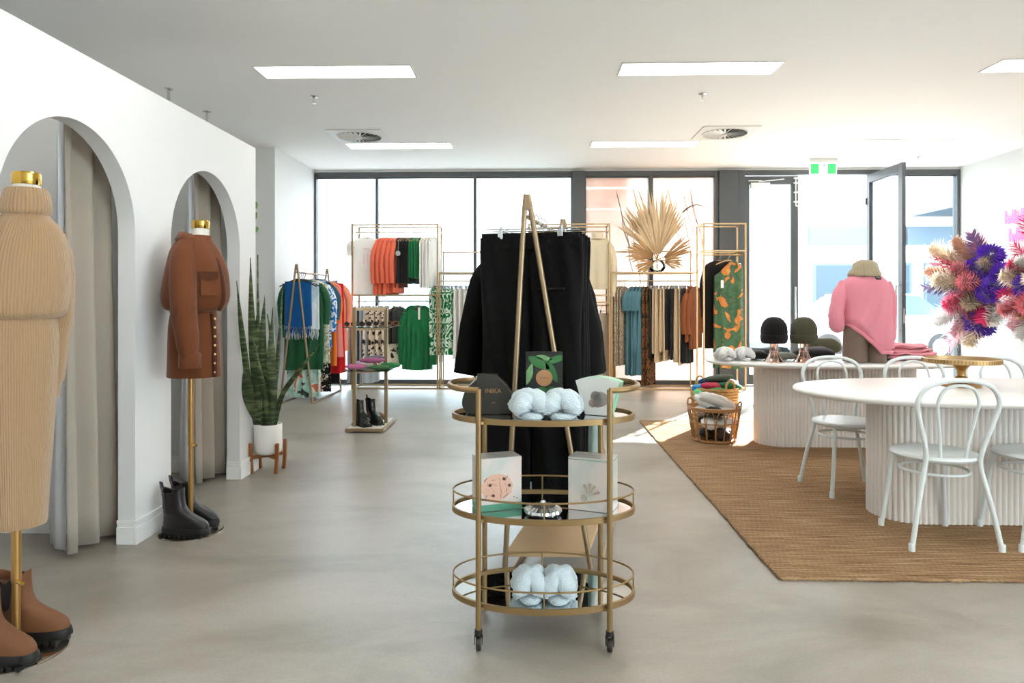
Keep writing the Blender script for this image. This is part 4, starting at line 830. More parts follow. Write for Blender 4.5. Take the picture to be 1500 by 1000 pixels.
# trailing vine showing past the end of the partition
v0 = W(377, 300, 5.3); hv = thing('trailing_vine', 'trailing green pothos vine showing past the partition end', 'plant', (v0.x-.26, 5.3, v0.z+.02))
hp = MB().lathe([(.0, -.14), (.07, -.14), (.095, -.05), (.1, 0), (.092, 0), (.0, -.02)], 24, cap=False).build('hanging_pot', M_pot, hv)
MB().box(-.12, .1, -.158, .12, -.16, -.14).build('bracket_shelf', M_white_metal, hv, flat=True)
MV = mat('pothos_green', '5d8a35', .45, 0, .25, 30)
for k, (px, py, s) in enumerate(((373, 300, 1), (373, 316, 1.2), (374, 336, .9), (372, 352, .7), (366, 290, 1), (362, 325, 1))):
    q = W(px, py, 5.3)-Vector((v0.x-.26, 5.3, v0.z+.02)); o = [(0, -.035*s), (.022*s, -.01*s), (.026*s, .012*s), (.012*s, .028*s), (0, .022*s), (-.012*s, .028*s), (-.026*s, .012*s), (-.022*s, -.01*s)]
    MB().prism(o, -.0012, .0012, 'y', Matrix.Translation(q) @ Matrix.Rotation(.5*(-1)**k, 4, 'Z') @ Matrix.Rotation(.3*k-.5, 4, 'Y')).build('leaf', MV, hv)
q = [Vector((.08, 0, -.02)), Vector((.2, 0, .06)), W(370, 292, 5.3)-hv.location, W(372, 320, 5.3)-hv.location, W(372, 350, 5.3)-hv.location]
MB().tube(smooth_path(q, 16), .003, 6).build('stem', MV, hv)
# ---------------------------------------------------------------- hanging clothes
M_hw = mat('beech_hanger', 'c79d6e', .5, 0, .1, 20); M_hb = mat('black_hanger', '191919', .4)
def gbody(w, L_, th, flare, neck, drop, folds, amp, seed, vneck=0, shoulder=True, N=48):
    r = random.Random(seed); ph = r.uniform(0, 6); k2 = r.uniform(.8, 1.2); rows = []
    if shoulder:
        rows = [(0, neck, .25), (-drop*.35, neck+(w/2-neck)*.45, .5), (-drop, w/2*.95, .75), (-drop-.05, w/2, .95)]
    else: rows = [(0, w/2, .35), (-.03, w/2, .45), (-.08, w/2, .8)]
    z0 = -rows[-1][0]; n = 12
    for i in range(1, n+1):
        u = i/n; rows.append((-(z0+(L_-z0)*u), w/2*(1+(flare-1)*u), 1+.25*u))
    rings = []
    for i, (z, a, tk) in enumerate(rows):
        u = -z/L_; ring = []
        for j in range(N):
            t = 2*PI*j/N; c, s = math.cos(t), math.sin(t); x = a*math.copysign(abs(c)**.8, c); y = th*tk*math.copysign(abs(s)**.7, s)
            y += amp*min(1, u*2)*math.sin(folds*PI*x/(w/2)*k2+ph)+amp*.5*u*math.sin(folds*2.3*PI*x/(w/2)+ph*2)
            zz = z+.008*u*math.sin(3*x/(w/2)+ph)
            if i < 2 and vneck and abs(x) < neck*.7: zz -= vneck*(1-abs(x)/(neck*.7))*(1 if i == 0 else .5)
            ring.append(Vector((x+amp*.4*u*math.sin(ph+z*7), y, zz)))
        rings.append(ring)
    return MB().loft(rings)
def hanger_mb(w, drop, clips=False):
    b = MB(); b.tube(smooth_path([(0, 0, 0), (0, 0, .03), (.018, 0, .05), (.022, 0, .072), (.006, 0, .088), (-.014, 0, .078)], 14), .0028, 6)
    if clips: b.tube([(-w/2, 0, 0), (w/2, 0, 0)], .004, 6)
    else: b.tube(smooth_path([(-w/2, 0, -drop), (-w/4, 0, -drop*.42), (0, 0, 0), (w/4, 0, -drop*.42), (w/2, 0, -drop)], 13), .008, 8)
    if clips:
        for s in (-1, 1): b.box(s*w*.36-.014, s*w*.36+.014, -.012, .012, -.05, .014)
    return b
import re
def short(l): return re.split(r' (?:with|on|hanging|beside|between|behind|next|at|reaching|in|facing|below|before|peeking|of|edge|folded|showing) ', l+' on ')[0].replace('edge', '').strip()
HC = {}
def hang(name, label, cat, grp, m, x, y, zrod, rz, w, L_, th=.03, flare=1.0, neck=.07, drop=.06, folds=3, amp=.012, seed=1, sleeve=0, kind='wood', vneck=0, sw=.045, slm=None, hl=None):
    """a hanger hooked over the rod (top-level) and the garment on it (top-level)"""
    if grp and 'coat' not in grp: th, amp = th*.65, amp*.85
    zt = zrod-.08; clips = kind == 'clip'; key = (round(w, 2), kind)
    if key not in HC: HC[key] = hanger_mb(w*.86, drop, clips).mesh('clothes_hanger', {'wood': M_hw, 'black': M_hb}.get(kind, M_steel), 60)
    h = bpy.data.objects.new('clothes_hanger', HC[key]); COL.objects.link(h); h.location = (x, y, zt); h.rotation_euler = (0, 0, rz)
    tag(h, hl or ('%s hanger carrying the %s' % ({'wood': 'wooden', 'black': 'black', 'clip': 'metal clip'}[kind], short(label))), 'hanger', 'hangers: '+(grp or label)[:40])
    b = gbody(w, L_, th, flare, neck, drop, folds, amp, seed, vneck, not clips)
    loc = (x, y, zt-(.03 if clips else 0))
    if not sleeve:
        o = b.build(name, m, None, ang=70); o.location = loc; o.rotation_euler = (0, 0, rz); tag(o, label, cat, grp); return o
    t = thing(name, label, cat, loc, rz, grp); b.build('body', m, t, ang=70); r = random.Random(seed+9)
    for s in (-1, 1):
        q = [(s*(w/2-.03), 0, -drop-.035), (s*(w/2+.03), .01, -drop-sleeve*.35), (s*(w/2+.035), .015, -drop-sleeve*.7), (s*(w/2+.02), .01, -drop-sleeve)]
        MB().tube(smooth_path(q, 10), [sw*.8]+[sw]*4+[sw*.92]*5, 12, flat=.75).noise(.006, 12, seed).build('sleeve', slm or m, t, ang=70)
    return t
cor = cloth('coral_knit', 'e06a4c'); blk = M_black; grn = cloth('emerald_satin', '0b6e3d', .5); wht = cloth('white_cotton', 'eceae6'); rust = cloth('dark_rust', '6d2f22'); gry = cloth('grey_blue_wool', '9fa6ab')
lep = pattern('leopard_cream', 'leopard', ['d9c9b3', '2a211c', '2a211c'], 17); strp = pattern('black_pinstripe', 'stripe', ['1a1a1a', '4a4744'], 30); swr = pattern('green_swirl', 'swirl', ['12753f', 'd5e6d5'], 10)
RZ = 1.05
def xr(px): return W(px, 400, 10.0).x
UP, LO, MD = 2.235, 1.24, 1.53
g = 'tops on the upper rod of the coral rack'
# white tee facing the room
t = hang('t_shirt', 'white t-shirt with faint pink print facing the shop', 't-shirt', None, wht, xr(538), 9.95, UP, 0, .42, .82, .03, 1.02, .075, .05, 2, .008, 3, .2, 'wood', .03, .07)
Mpk = mat('faint_pink_print', 'eccfd0', .8)
for dx in (-.03, .02): MB().box(dx, dx+.012, -.05, -.043, -.38, -.24).build('chest_print', Mpk, t, flat=True)
MB().box(-.035, .04, -.052, -.045, -.17, -.15).build('chest_print', Mpk, t, flat=True)
for k in range(5): hang('coral_pullover', 'coral pink long sleeved top hanging beside the white t-shirt', 'top', g, cor, xr(563+5.2*k), 10+.01*(k % 2), UP, RZ+.08*k, .40, .84-.01*k, .03, 1.1, .06, .06, 3, .016, 20+k, .6, 'wood', 0, .045)
t = hang('rust_blouse', 'dark rust top with round silver swing tag', 'top', None, rust, xr(587), 10, UP, RZ+.1, .36, .72, .025, 1, .06, .06, 3, .012, 31, 0, 'wood')
tg = MB().lathe([(.036, 0), (.036, .004)], 24, M=Matrix.Translation(W(583, 371, 9.8)) @ RX90).build('swing_tag', mat('silver_tag', 'b4b6b2', .3, .4), None)
MB().tube([W(583, 368, 9.8), W(584, 352, 9.83)], .002, 5).build('tag_string', M_steel, tg, world=False)
tag(tg, 'round silver swing tag hanging in front of the rust top', 'tag')
for k in range(5): hang('black_camisole', 'black sleeveless top between the coral and green tops', 'top', g, blk, xr(590+3.9*k), 10, UP, RZ+.15, .34, .66, .022, 1.05, .06, .06, 3, .012, 40+k, 0, 'wood')
for k in range(4): hang('green_camisole', 'emerald green sleeveless top at the end of the black ones', 'top', g, grn, xr(608+3.4*k), 10, UP, RZ+.1, .32, .58, .024, 1, .06, .06, 3, .014, 50+k, 0, 'wood')
for k in range(4): hang('white_camisole', 'white sleeveless top at the post end of the rod', 'top', g, wht, xr(623+4.6*k), 10, UP, RZ+.1, .32, .72, .024, 1.02, .06, .06, 3, .012, 60+k, 0, 'wood')
# box and book on the glass shelf
p = W(544, 431, 9.95); t = thing('boxed_set', 'flat black box with white bow logo leaning on the glass shelf', 'box', (p.x, 9.93, 1.3405)); Mtl = Matrix.Rotation(-.35, 4, 'X')
MB().box(-.09, .09, -.012, .012, .004, .12, Mtl).build('box_body', blk, t, bevel=.002)
MB().tube([(.045*math.sin(2*PI*i/40), 0, .02*math.sin(4*PI*i/40)) for i in range(40)], .006, 6, True, M=Mtl @ Matrix.Translation((0, -.014, .062))).build('bow_logo', wht, t)
p = W(530, 431, 9.95); MBx = MB().box(-.05, .05, -.06, .06, 0, .1); o = MBx.build('pink_box', cloth('pink_card', 'e39ac0', .6), None, bevel=.003); o.location = (p.x, 9.99, 1.3405); tag(o, 'small pink box beside the black boxed set on the glass shelf', 'box')
# lower rod
g = 'trousers and skirts on the lower rod'
for k in range(5): hang('grey_trousers', 'grey blue wide trousers on the lower rod behind the shoe stand', 'trousers', g, gry if k != 2 else cloth('charcoal_wool', '4a4d50'), xr(523+5.4*k), 10, LO, RZ, .36, 1.06, .024, 1.05, .05, .03, 3, .014, 70+k, 0, 'clip', hl=None)
for k in range(4): hang('leopard_skirt', 'cream and black leopard print skirt on the lower rod', 'skirt', g, lep, xr(549+9*k), 9.98, LO, .75, .38, .84-.02*k, .026, 1.08, .06, .03, 3, .014, 80+k, 0, 'clip')
for k in range(2): hang('striped_trousers', 'black pinstriped top next to the green blouse', 'top', g, strp, xr(581+4*k), 10, LO, RZ, .34, .52, .024, 1, .06, .05, 3, .012, 90+k, 0, 'wood')
t = hang('green_blouse', 'emerald green v-neck blouse with long sleeves facing the room', 'blouse', None, grn, xr(613), 9.93, LO+.02, 0, .4, .92, .04, 1.12, .11, .07, 6, .02, 95, .78, 'wood', .17, .06)
MB().box(.015, .045, -.062, -.058, -.2, -.03).build('price_tag', wht, t, flat=True)
hang('green_blouse', 'green patterned blouse edge peeking beside the rack post', 'blouse', None, swr, xr(641), 10.02, MD, RZ, .4, .88, .03, 1, .06, .05, 3, .014, 96, 0, 'wood')
g = 'clothes on the low rack beside the coral rack'
for k in range(5): hang('swirl_skirt', 'green and white swirl print pleated skirt on the low gold rack', 'skirt', g, swr, xr(644+5.4*k), 10, MD, .9, .34, .94, .026, 1.12, .06, .03, 4, .018, 100+k, 0, 'clip')
for k in range(6): hang('white_skirt', 'off white pleated skirt next to the green swirl skirts', 'skirt', g, cloth('off_white_pleat', 'dcdad2'), xr(676+7*k), 10, MD, .95, .34, 1.0, .024, 1.05, .06, .03, 5, .014, 110+k, 0, 'clip')
# tower with cream sweater
crm = cloth('cream_knit', 'd8c9ad', .95, .4); bge = cloth('beige_cotton', 'cdb594'); sand = cloth('sand_cotton', 'c3ab8b')
t = hang('cream_sweater', 'cream turtleneck knit sweater with long sleeves on tall rack', 'sweater', None, crm, xr(874), 9.9, UP, -.15, .38, .74, .05, 1.02, .075, .07, 3, .01, 120, .78, 'wood', 0, .062)
MB().loft([ell(0, 0, z, a, b, 0, 24) for z, a, b in ((-.03, .1, .06), (.0, .085, .055), (.05, .082, .052), (.055, .07, .042))]).build('collar', crm, t)
for k in range(2): hang('beige_skirt', 'pale beige straight skirt hanging below the cream sweater', 'skirt', 'pale skirts below the cream sweater', cloth('pale_beige', 'ddd0bd'), xr(871+9*k), 10, 1.18, .5, .3, .98, .024, 1.05, .06, .03, 2, .01, 125+k, 0, 'clip')
for k in range(2): hang('mustard_scarf', 'mustard gold scarf hanging at the tall rack post', 'scarf', 'mustard scarves at the post', cloth('mustard_satin', 'b58a3e', .5), xr(895+3*k), 9.98, 1.5, 1.2, .2, 1.25, .02, 1, .05, .02, 2, .01, 128+k, 0, 'clip')
# low rack under the palm
seq = pattern('bronze_sequin', 'blotch', ['3b2f27', '8c7864', 'c9b9a2', '5b4a3c'], 70, .45); teal = cloth('teal_cotton', '4b7480'); brl = pattern('brown_leopard', 'leopard', ['7a5334', '1d1512', '2b1d15'], 20); tanj = cloth('tan_suede_jacket', '874a29')
g = 'clothes on the low rack under the dried palm'
for k in range(4): hang('sequin_dress', 'bronze speckled sequin dress with fringe on the low rack', 'dress', g, seq, xr(903+4*k), 10, MD, RZ, .36, 1.12, .024, 1.05, .06, .05, 3, .012, 130+k, 0, 'wood')
for k in range(4): hang('teal_dress', 'dusty teal short sleeved long dress on the low rack', 'dress', g, teal, xr(926+5.5*k), 10, MD, 1.0, .34, 1.26, .03, 1.2, .06, .06, 4, .02, 140+k, .28, 'wood', 0, .05)
for k in range(2): hang('leopard_dress', 'brown leopard long dress beside the teal dresses', 'dress', g, brl, xr(948+5*k), 10, MD, RZ, .36, 1.4, .026, 1.1, .06, .05, 3, .016, 150+k, 0, 'wood')
cl = [(957, blk, .98, 'black trousers beside the leopard dress'), (963, bge, .92, 'beige short trousers in the middle of the low rack'), (968, sand, 1.04, 'sand coloured trousers in the middle of the low rack'), (973, bge, .9, 'beige short trousers in the middle of the low rack'), (978, bge, 1.02, 'sand coloured trousers in the middle of the low rack'),
      (983, blk, .86, 'black short trousers between the beige ones'), (988, blk, 1.0, 'black long trousers between the beige ones'), (992, blk, .86, 'black short trousers between the beige ones'), (996, sand, 1.05, 'beige long trousers before the last black pair'), (1000, bge, 1.08, 'beige long trousers before the last black pair'), (1004, blk, 1.04, 'black long trousers next to the tan jackets'), (1008, blk, 1.06, 'black long trousers next to the tan jackets')]
for k, (px, m, L_, lb) in enumerate(cl): hang('trousers', lb, 'trousers', g, m, xr(px), 10, MD, RZ-.05*(k % 3), .36, L_, .024, 1.04, .06, .03, 3, .014, 160+k, 0, 'clip')
for k in range(2): hang('tan_jacket', 'tan brown long sleeved jacket at the end of the low rack', 'jacket', g, tanj, xr(1012+6*k), 9.97, MD, .85, .34, .78+.1*k, .035, 1.05, .07, .07, 2, .014, 175+k, .6, 'wood', 0, .055)
# narrow tower
flo = pattern('green_orange_floral', 'blotch', ['3c5a3f', '47684a', '3f5d42', 'c47a3c', 'cf9650'], 5.5, .6)
hang('black_jacket', 'black long sleeved dress behind the floral dress', 'dress', None, blk, xr(1055), 10.08, 1.9, .15, .42, 1.25, .03, 1, .07, .06, 3, .012, 180, .75, 'wood', 0, .05)
t = hang('floral_dress', 'green dress with orange flowers and one shoulder on wooden hanger', 'dress', None, flo, xr(1064), 9.9, 1.9, 0, .40, 1.52, .045, 1.08, .07, .09, 4, .014, 181, 0, 'wood')
for v in t.data.vertices:
    k = max(0, 1+v.co.z/.34)
    v.co.z -= .17*k*max(0, min(1, (.06-v.co.x)/.2))
pt = W(1058, 416, 9.82); tg = MB().box(-.02, .02, -.001, .001, -.055, .055).build('price_tag', wht, None, flat=True); tg.location = pt; tag(tg, 'white paper price tag hanging on the floral dress', 'tag')
# ---- A-frame rack by the wall: clothes face the room one behind the other
g = None; ZL = LA.z-.06; XL = -2.84
blu = cloth('cobalt_wool', '125a9e'); 
def scarf(label, y, w, L_, m, fr, dx=0):
    t = thing('fringed_scarf', label, 'scarf', (XL+dx, y, ZL-.11)); r = random.Random(int(y*100))
    h = bpy.data.objects.new('clothes_hanger', hanger_mb(.46, .09).mesh('clothes_hanger', M_hb, 60)); COL.objects.link(h); h.location = (XL+dx, y, ZL-.08); tag(h, 'black hanger carrying the '+short(label), 'hanger')
    b = gbody(w, L_, .018, 1.04, .05, .03, 2, .01, int(y*10), 0, False); b.build('cloth', m, t, ang=70)
    for k in range(int(w/.018)):
        x = -w/2+.012+.018*k; MB().tube([(x, -.008, -L_+.004), (x+r.uniform(-.008, .008), -.01+r.uniform(-.01, .01), -L_-fr*.5), (x+r.uniform(-.012, .012), r.uniform(-.02, .01), -L_-fr*r.uniform(.85, 1.1))], [.006, .006, .003], 5).build('fringe_tassel', m, t)
    return t
scarf('cobalt blue fringed scarf folded over a black hanger', 8.42, .33, .55, blu, .1)
scarf('white and pale blue fringed scarf behind the cobalt one', 8.5, .42, .58, pattern('white_blue_check', 'blotch', ['e9eef0', 'd8e4e8', 'bcd6de', 'e3eff2'], 4), .13, .02)
dgr = cloth('deep_green_satin', '10502f', .5)
tf = pattern('teal_floral', 'blotch', ['38443a', 'a9cfc4', 'b9d8cb', 'cfe3d6', 'd8705a'], 7, .6)
hang('green_dress', 'deep green draped dress behind the fringed scarves', 'dress', None, dgr, XL+.01, 8.6, ZL, .05, .50, 1.12, .04, 1.0, .07, .06, 4, .02, 201, .5, 'black', 0, .05)
hang('floral_maxi_dress', 'pale teal floral maxi dress reaching the floor by the wall', 'dress', None, tf, XL-.02, 8.7, ZL, 0, .42, 1.47, .05, 1.0, .07, .06, 4, .02, 202, 0, 'black')
hang('green_cardigan', 'bright green cardigan edge beside the white wall', 'cardigan', None, grn, XL-.06, 8.66, ZL, 0, .44, .72, .03, 1, .07, .06, 2, .012, 203, 0, 'black')
hang('patterned_blouse', 'cream and green patterned blouse on the A-frame rack', 'blouse', None, pattern('cream_green_print', 'blotch', ['6f8f6a', 'd9d8c2', 'e6e2d2', 'a8a57c', '77969a'], 22), XL+.03, 8.8, ZL, 0, .46, 1.05, .03, 1.1, .07, .06, 3, .014, 204, 0, 'wood')
hang('blue_print_blouse', 'blue and white print blouse with sleeves on the A-frame rack', 'blouse', None, pattern('blue_white_print', 'blotch', ['1f5fae', '2f74c0', 'd9e8f2', '2467b4'], 14), XL+.03, 8.9, ZL, 0, .46, .86, .035, 1.05, .07, .06, 3, .014, 205, .6, 'wood', 0, .05)
hang('animal_trousers', 'black and white animal print trousers on the A-frame rack', 'trousers', None, pattern('zebra_spots', 'leopard', ['15120f', 'd8d2c4', 'd8d2c4'], 24), XL+.02, 8.99, ZL, 0, .42, 1.42, .03, 1.05, .06, .03, 3, .014, 206, 0, 'clip')
hang('teal_jacket', 'dark teal short jacket on the A-frame rack', 'jacket', None, cloth('dark_teal', '2d5566'), XL+.02, 9.08, ZL+.02, 0, .48, .55, .04, 1, .07, .08, 2, .01, 207, .45, 'wood', 0, .05)
hang('orange_dress', 'bright orange dress on the A-frame rack', 'dress', None, cloth('orange_cotton', 'ec7a2c'), XL+.02, 9.18, ZL, 0, .47, 1.12, .035, 1.02, .07, .06, 3, .014, 208, .5, 'wood', 0, .045)
hang('olive_blouse', 'olive and rust striped top between the orange and pink dresses', 'top', None, pattern('olive_rust', 'stripe', ['7f8a55', 'c77a52'], 6, stretch=(.1, .1, 1)), XL+.03, 9.27, ZL, 0, .46, .78, .03, 1, .07, .06, 3, .012, 209, 0, 'wood')
pk = hang('pink_dress', 'salmon pink dress with a red hem panel on the A-frame rack', 'dress', None, cloth('salmon_pink', 'e58a86'), XL+.03, 9.36, ZL, 0, .48, 1.02, .035, 1.1, .07, .06, 3, .014, 210, 0, 'wood')
hang('red_skirt', 'bright red skirt below the salmon pink dress', 'skirt', None, cloth('bright_red', 'cc1f24'), XL+.03, 9.44, ZL, 0, .5, 1.22, .03, 1.1, .06, .03, 3, .014, 211, 0, 'clip')
hang('coral_blouse', 'light coral blouse at the far end of the A-frame rack', 'blouse', None, cloth('light_coral', 'f09a7c'), XL+.05, 9.53, ZL, 0, .5, .95, .035, 1.05, .07, .06, 3, .014, 212, .55, 'wood', 0, .05)
hang('black_trousers', 'black trousers at the far end of the A-frame rack', 'trousers', None, blk, XL, 9.5, ZL, 0, .42, 1.36, .025, 1, .06, .03, 2, .012, 213, 0, 'clip', hl='metal clip hanger at the far end of the A-frame rack')
# ---- black trousers on the near A-frame
ZN = N0.z-.06
def trousers(label, s, w, L_, seed, grp):
    c = N0+ax*s; t = thing('black_trousers', label, 'trousers', (c.x, c.y, ZN-.062), math.radians(-12), grp)
    r = random.Random(seed); ph = r.uniform(0, 6)
    def leg_rings(s_):
        out = []
        for i in range(26):
            u = i/25; z = -.3-(L_-.3)*u if False else -.02-(L_-.02)*u
            cx = s_*(w*.25*(1+.0*u)); a = w*.262*(1-.06*u)+.004*math.sin(z*8+ph); b_ = .032+.012*math.sin(PI*min(1, u*1.2)); ring = []
            for j in range(44):
                q = 2*PI*j/44; x = a*math.copysign(abs(math.cos(q))**.8, math.cos(q)); y = b_*math.copysign(abs(math.sin(q))**.7, math.sin(q))
                y += .010*math.sin(3.2*x/a*PI/2+ph+2.2*z)*min(1, u*3)+.006*math.sin(9*x/a+z*13+ph)
                ring.append(Vector((cx+x, y, z)))
            out.append(ring)
        return out
    for s_ in (-1, 1): MB().loft(leg_rings(s_)).build('trouser_leg', M_blkp, t, ang=80)
    wb = []
    for z, th in ((0, .014), (-.012, .022), (-.045, .026), (-.06, .034), (-.075, .036)):
        wb.append([Vector((p.x, p.y+.0035*math.sin(p.x*260)*(1 if z < -.01 else .3), z)) for p in ell(0, 0, 0, w/2+.004, th, 0, 120, .7)])
    MB().loft(wb).build('waistband', M_blkp, t, ang=80)
    MB().box(.04, .16, -.052, -.04, -.255, -.247).build('pocket_welt', M_black, t, flat=True) if seed == 301 else None
    h = thing('clip_hanger', 'chrome clip hanger holding the %s' % short(label)+(' at the front' if 'front' in label else ' further back'), 'hanger', (c.x, c.y, ZN-.08), math.radians(-12), 'chrome clip hangers on the near A-frame rack')
    MB().tube([(-w*.46, 0, .035), (w*.46, 0, .035)], .0035, 8).build('bar', M_steel, h)
    MB().tube(smooth_path([(0, 0, .035), (0, 0, .06), (.016, 0, .078), (.016, 0, .098), (0, 0, .108), (-.014, 0, .098)], 14), .003, 6).build('hook', M_steel, h)
    for sx in (-.3, .3): MB().box(sx*w-.012, sx*w+.012, -.03, .03, -.012, .03).box(sx*w-.008, sx*w+.008, -.012, .012, .03, .048).build('clip', M_chr, h, bevel=.003)
M_blkp = mat('black_trouser_cotton', '0b0b0b', .85, 0, .15, 5, .25, 160, .15); M_chr = mat('chrome', 'cfd2d3', .12, 1, .03, 8)
gp = 'black trousers on the near A-frame rack'
trousers('front pair of wide black trousers on chrome clips', .07, .452, 1.15, 301, None)
for k, s in enumerate((.17, .27, .36)): trousers('wide black trousers hanging behind the front pair', s, .45, 1.14, 302+k, gp)
for k, s in enumerate((.5, .6)):
    c = N0+ax*s; t = hang('black_coat', 'long black coat with wide sleeves behind the black trousers', 'coat', 'black coats behind the trousers', M_blkp, c.x-.1, c.y, ZN, math.radians(-4), .46, 1.16, .06, 1.12, .08, .08, 3, .015, 310+k, .001, 'wood', 0, .03)
    for o in list(t.children):
        if o.name.startswith('sleeve'): bpy.data.objects.remove(o)
    for sg in (-1, 1): MB().tube(smooth_path([(sg*.2, 0, -.12), (sg*.25, 0, -.25), (sg*.29, .005, -.45), (sg*.315, .01, -.66)], 14), [.06, .07]+[.074]*6+[.078]*6, 18, flat=.8).noise(.008, 11, 5+k).build('sleeve', M_blkp, t, ang=70)
c = N0+ax*.82; hang('sheer_dress', 'sage grey sheer long dress at the back of the black trousers rack', 'dress', None, cloth('sage_chiffon', '8fa39c', .6), c.x-.05, c.y, ZN, math.radians(-8), .34, 1.36, .05, 1.75, .07, .06, 6, .02, 320, 0, 'wood')
# ---------------------------------------------------------------- goods on the shoe stand
zb = .0445; bx0 = bl.x; by0 = bl.y
for px, py, rz, dy in ((524, 622, -.85, .15), (541, 618, -.8, .24)):
    boot('glossy black ankle boot on the base of the shoe stand', (W(px-6, 620, by0+dy).x, by0+dy+.09, zb), rz, M_gl, M_gl, .96, 'black boots on the shoe stand')
M_cml = fluff('camel_plush', '9a7350')
for px, dy in ((546, .40), (557, .44)): slipper('plush_sandal', 'camel brown plush crossed strap sandal on the shoe stand', (W(px, 610, by0+dy).x-.02, by0+dy-.03, zb), .5, M_cml, .92, 'camel sandals on the shoe stand', 'sandal')
def pouch(name, label, cat, x, y, z, L_, r, m, rz, tilt=0, seed=1):
    rings = []
    for i in range(14):
        u = i/13; k = math.sin(PI*(.06+.88*u))**.55; rings.append([Vector((-L_/2+L_*u, r*1.25*k*math.cos(2*PI*j/16), max(-r*.8, r*.8*k*math.sin(2*PI*j/16))+r*.8)) for j in range(16)])
    o = MB().loft(rings).noise(r*.16, 9/max(L_, .1), seed).build(name, m, None, ang=70); o.location = (x, y, z); o.rotation_euler = (0, tilt, rz); return tag(o, label, cat)
z2, z1 = .5895, 1.0045
for i, (px, dy, L_, r, col, lb, rz) in enumerate(((521, .12, .24, .035, 'c06a92', 'rolled pink scarf on the lower glass shelf', .2), (545, .2, .3, .032, 'a6587f', 'rolled magenta scarf on the lower glass shelf', .35), (556, .1, .22, .028, '3d6b40', 'dark green pouch on the lower glass shelf', .1),
        (535, .34, .2, .03, 'ded2c3', 'cream pouch on the lower glass shelf', .3), (572, .26, .24, .034, '2f7a45', 'bright green rolled scarf on the lower glass shelf', -.1), (549, .44, .26, .034, '6b6a78', 'grey violet rolled scarf on the lower glass shelf', .3), (526, .47, .16, .03, 'b59ad0', 'lilac knotted scarf on the lower glass shelf', .8))):
    pouch('rolled_scarf', lb, 'scarf', W(px, 541, by0+dy+.02).x, by0+dy+.02, z2+(.055 if i in (1, 5) else 0), L_*.8, r*1.05, cloth('scarf_%d' % i, col), rz, 0, i)
for i, (px, dy, lb) in enumerate(((513, .12, 'tortoiseshell sunglasses at the edge of the upper glass shelf'), (535, .2, 'black sunglasses in the middle of the upper glass shelf'), (556, .28, 'brown sunglasses near the post on the upper glass shelf'), (575, .4, 'amber sunglasses at the far end of the upper glass shelf'))):
    x = W(px, 478, by0+dy).x; t = thing('sunglasses', lb, 'sunglasses', (x, by0+dy, z1), .15*i-.2); mg = mat('frame_%d' % i, ['5a3b25', '1c1a19', '6b4a33', 'a8703a'][i], .3)
    for s in (-1, 1):
        l = MB().tube([(s*.034+.026*math.cos(a), 0, .024+.02*math.sin(a)) for a in [2*PI*k/20 for k in range(20)]], .003, 6, True).build('rim', mg, t)
        MB().lathe([(.024, -.0008), (.024, .0008)], 20, M=Matrix.Translation((s*.034, 0, .024)) @ RX90).build('lens', mat('dark_lens', '2a2420', .1), l)
        MB().tube([(s*.06, 0, .032), (s*.062, .08, .03), (s*.06, .13, .004)], .0025, 6).build('temple', mg, t)
    MB().tube([(-.009, 0, .03), (0, 0, .034), (.009, 0, .03)], .003, 6).build('bridge', mg, t)
# ---------------------------------------------------------------- goods on the far table
ZT2 = .7465; ty = 6.2
M_wf = fluff('white_plush', 'f0eeea')
for px in (1050, 1076): p = G(px, 524, ZT2); slipper('slipper', 'white fluffy crossed slipper '+('at the rounded table end' if px < 1060 else 'beside the black folded garment'), (p.x, 6.02, ZT2), .1, M_wf, 1.12, 'white slippers on the far table')
def folded(label, cat, px, y, w, d, h, m, rz, z=ZT2, seed=1):
    p = W(px, 525, y); rings = []
    for i in range(9):
        v = i/8; k = math.sin(PI*(.08+.84*v))**.35; rings.append(ell(0, 0, h*v, w/2*k, d/2*k, 0, 40, .45))
    o = MB().loft(rings).noise(.022, 7, seed).noise(.006, 30, seed+3)
    lo = min(v[2] for v in o.v); o.v = [(a, b, c-lo) for a, b, c in o.v]
    o = o.build('folded_garment', m, None, ang=70); o.location = (p.x, y, z); o.rotation_euler = (0, 0, rz); return tag(o, label, cat)
oli = cloth('olive_cotton', '55563f'); olg = cloth('olive_grey', '75786a'); navy = cloth('ink_black', '1b1b20'); pnk = cloth('candy_pink', 'ef9fab', .9, .25)
folded('black folded garment beside the white fluffy slippers', 'folded clothes', 1098, 6.1, .30, .26, .07, blk, .1, seed=1)
folded('grey olive folded garment between the two beanie stands', 'folded clothes', 1146, 6.02, .2, .24, .055, olg, .1, seed=2)
folded('ink black folded garment behind the olive beanie', 'folded clothes', 1192, 6.25, .34, .28, .08, navy, -.1, seed=3)
folded('black folded garment under the black beanie backdrop', 'folded clothes', 1118, 6.45, .3, .24, .07, navy, 0, seed=4)
folded('rumpled olive jacket piled beside the leggings', 'folded clothes', 1203, 6.5, .3, .2, .15, oli, 0, seed=5)
for k in range(3): folded(['bottom dark olive folded garment beside the leggings', 'middle dark olive folded garment beside the leggings', 'top dark olive folded garment beside the leggings'][k], 'folded clothes', 1283, 5.95, .17, .22, .04, cloth('dark_olive', '3d3d30'), .05*k, ZT2+.033*k, 8+k)
for k in range(4):
    folded(['pink folded sweatshirt, lowest of the pile', 'pink folded sweatshirt, second in the pile', 'pink folded sweatshirt, third in the pile', 'pink folded sweatshirt on top of the pile'][k], 'folded clothes', 1330-4*k, 6.1, .5-.05*k, .34, .04, pnk, .04*k, ZT2+.031*k, 12+k)
tgp = W(1310, 503, 6.08); o = MB().box(-.03, .03, -.004, .004, -.006, .006).build('brand_label', M_dark, None, flat=True); o.location = (W(1309, 505, 5.95).x, 6.0, ZT2+.145); tag(o, 'small dark label on top of the pink folded pile', 'label')
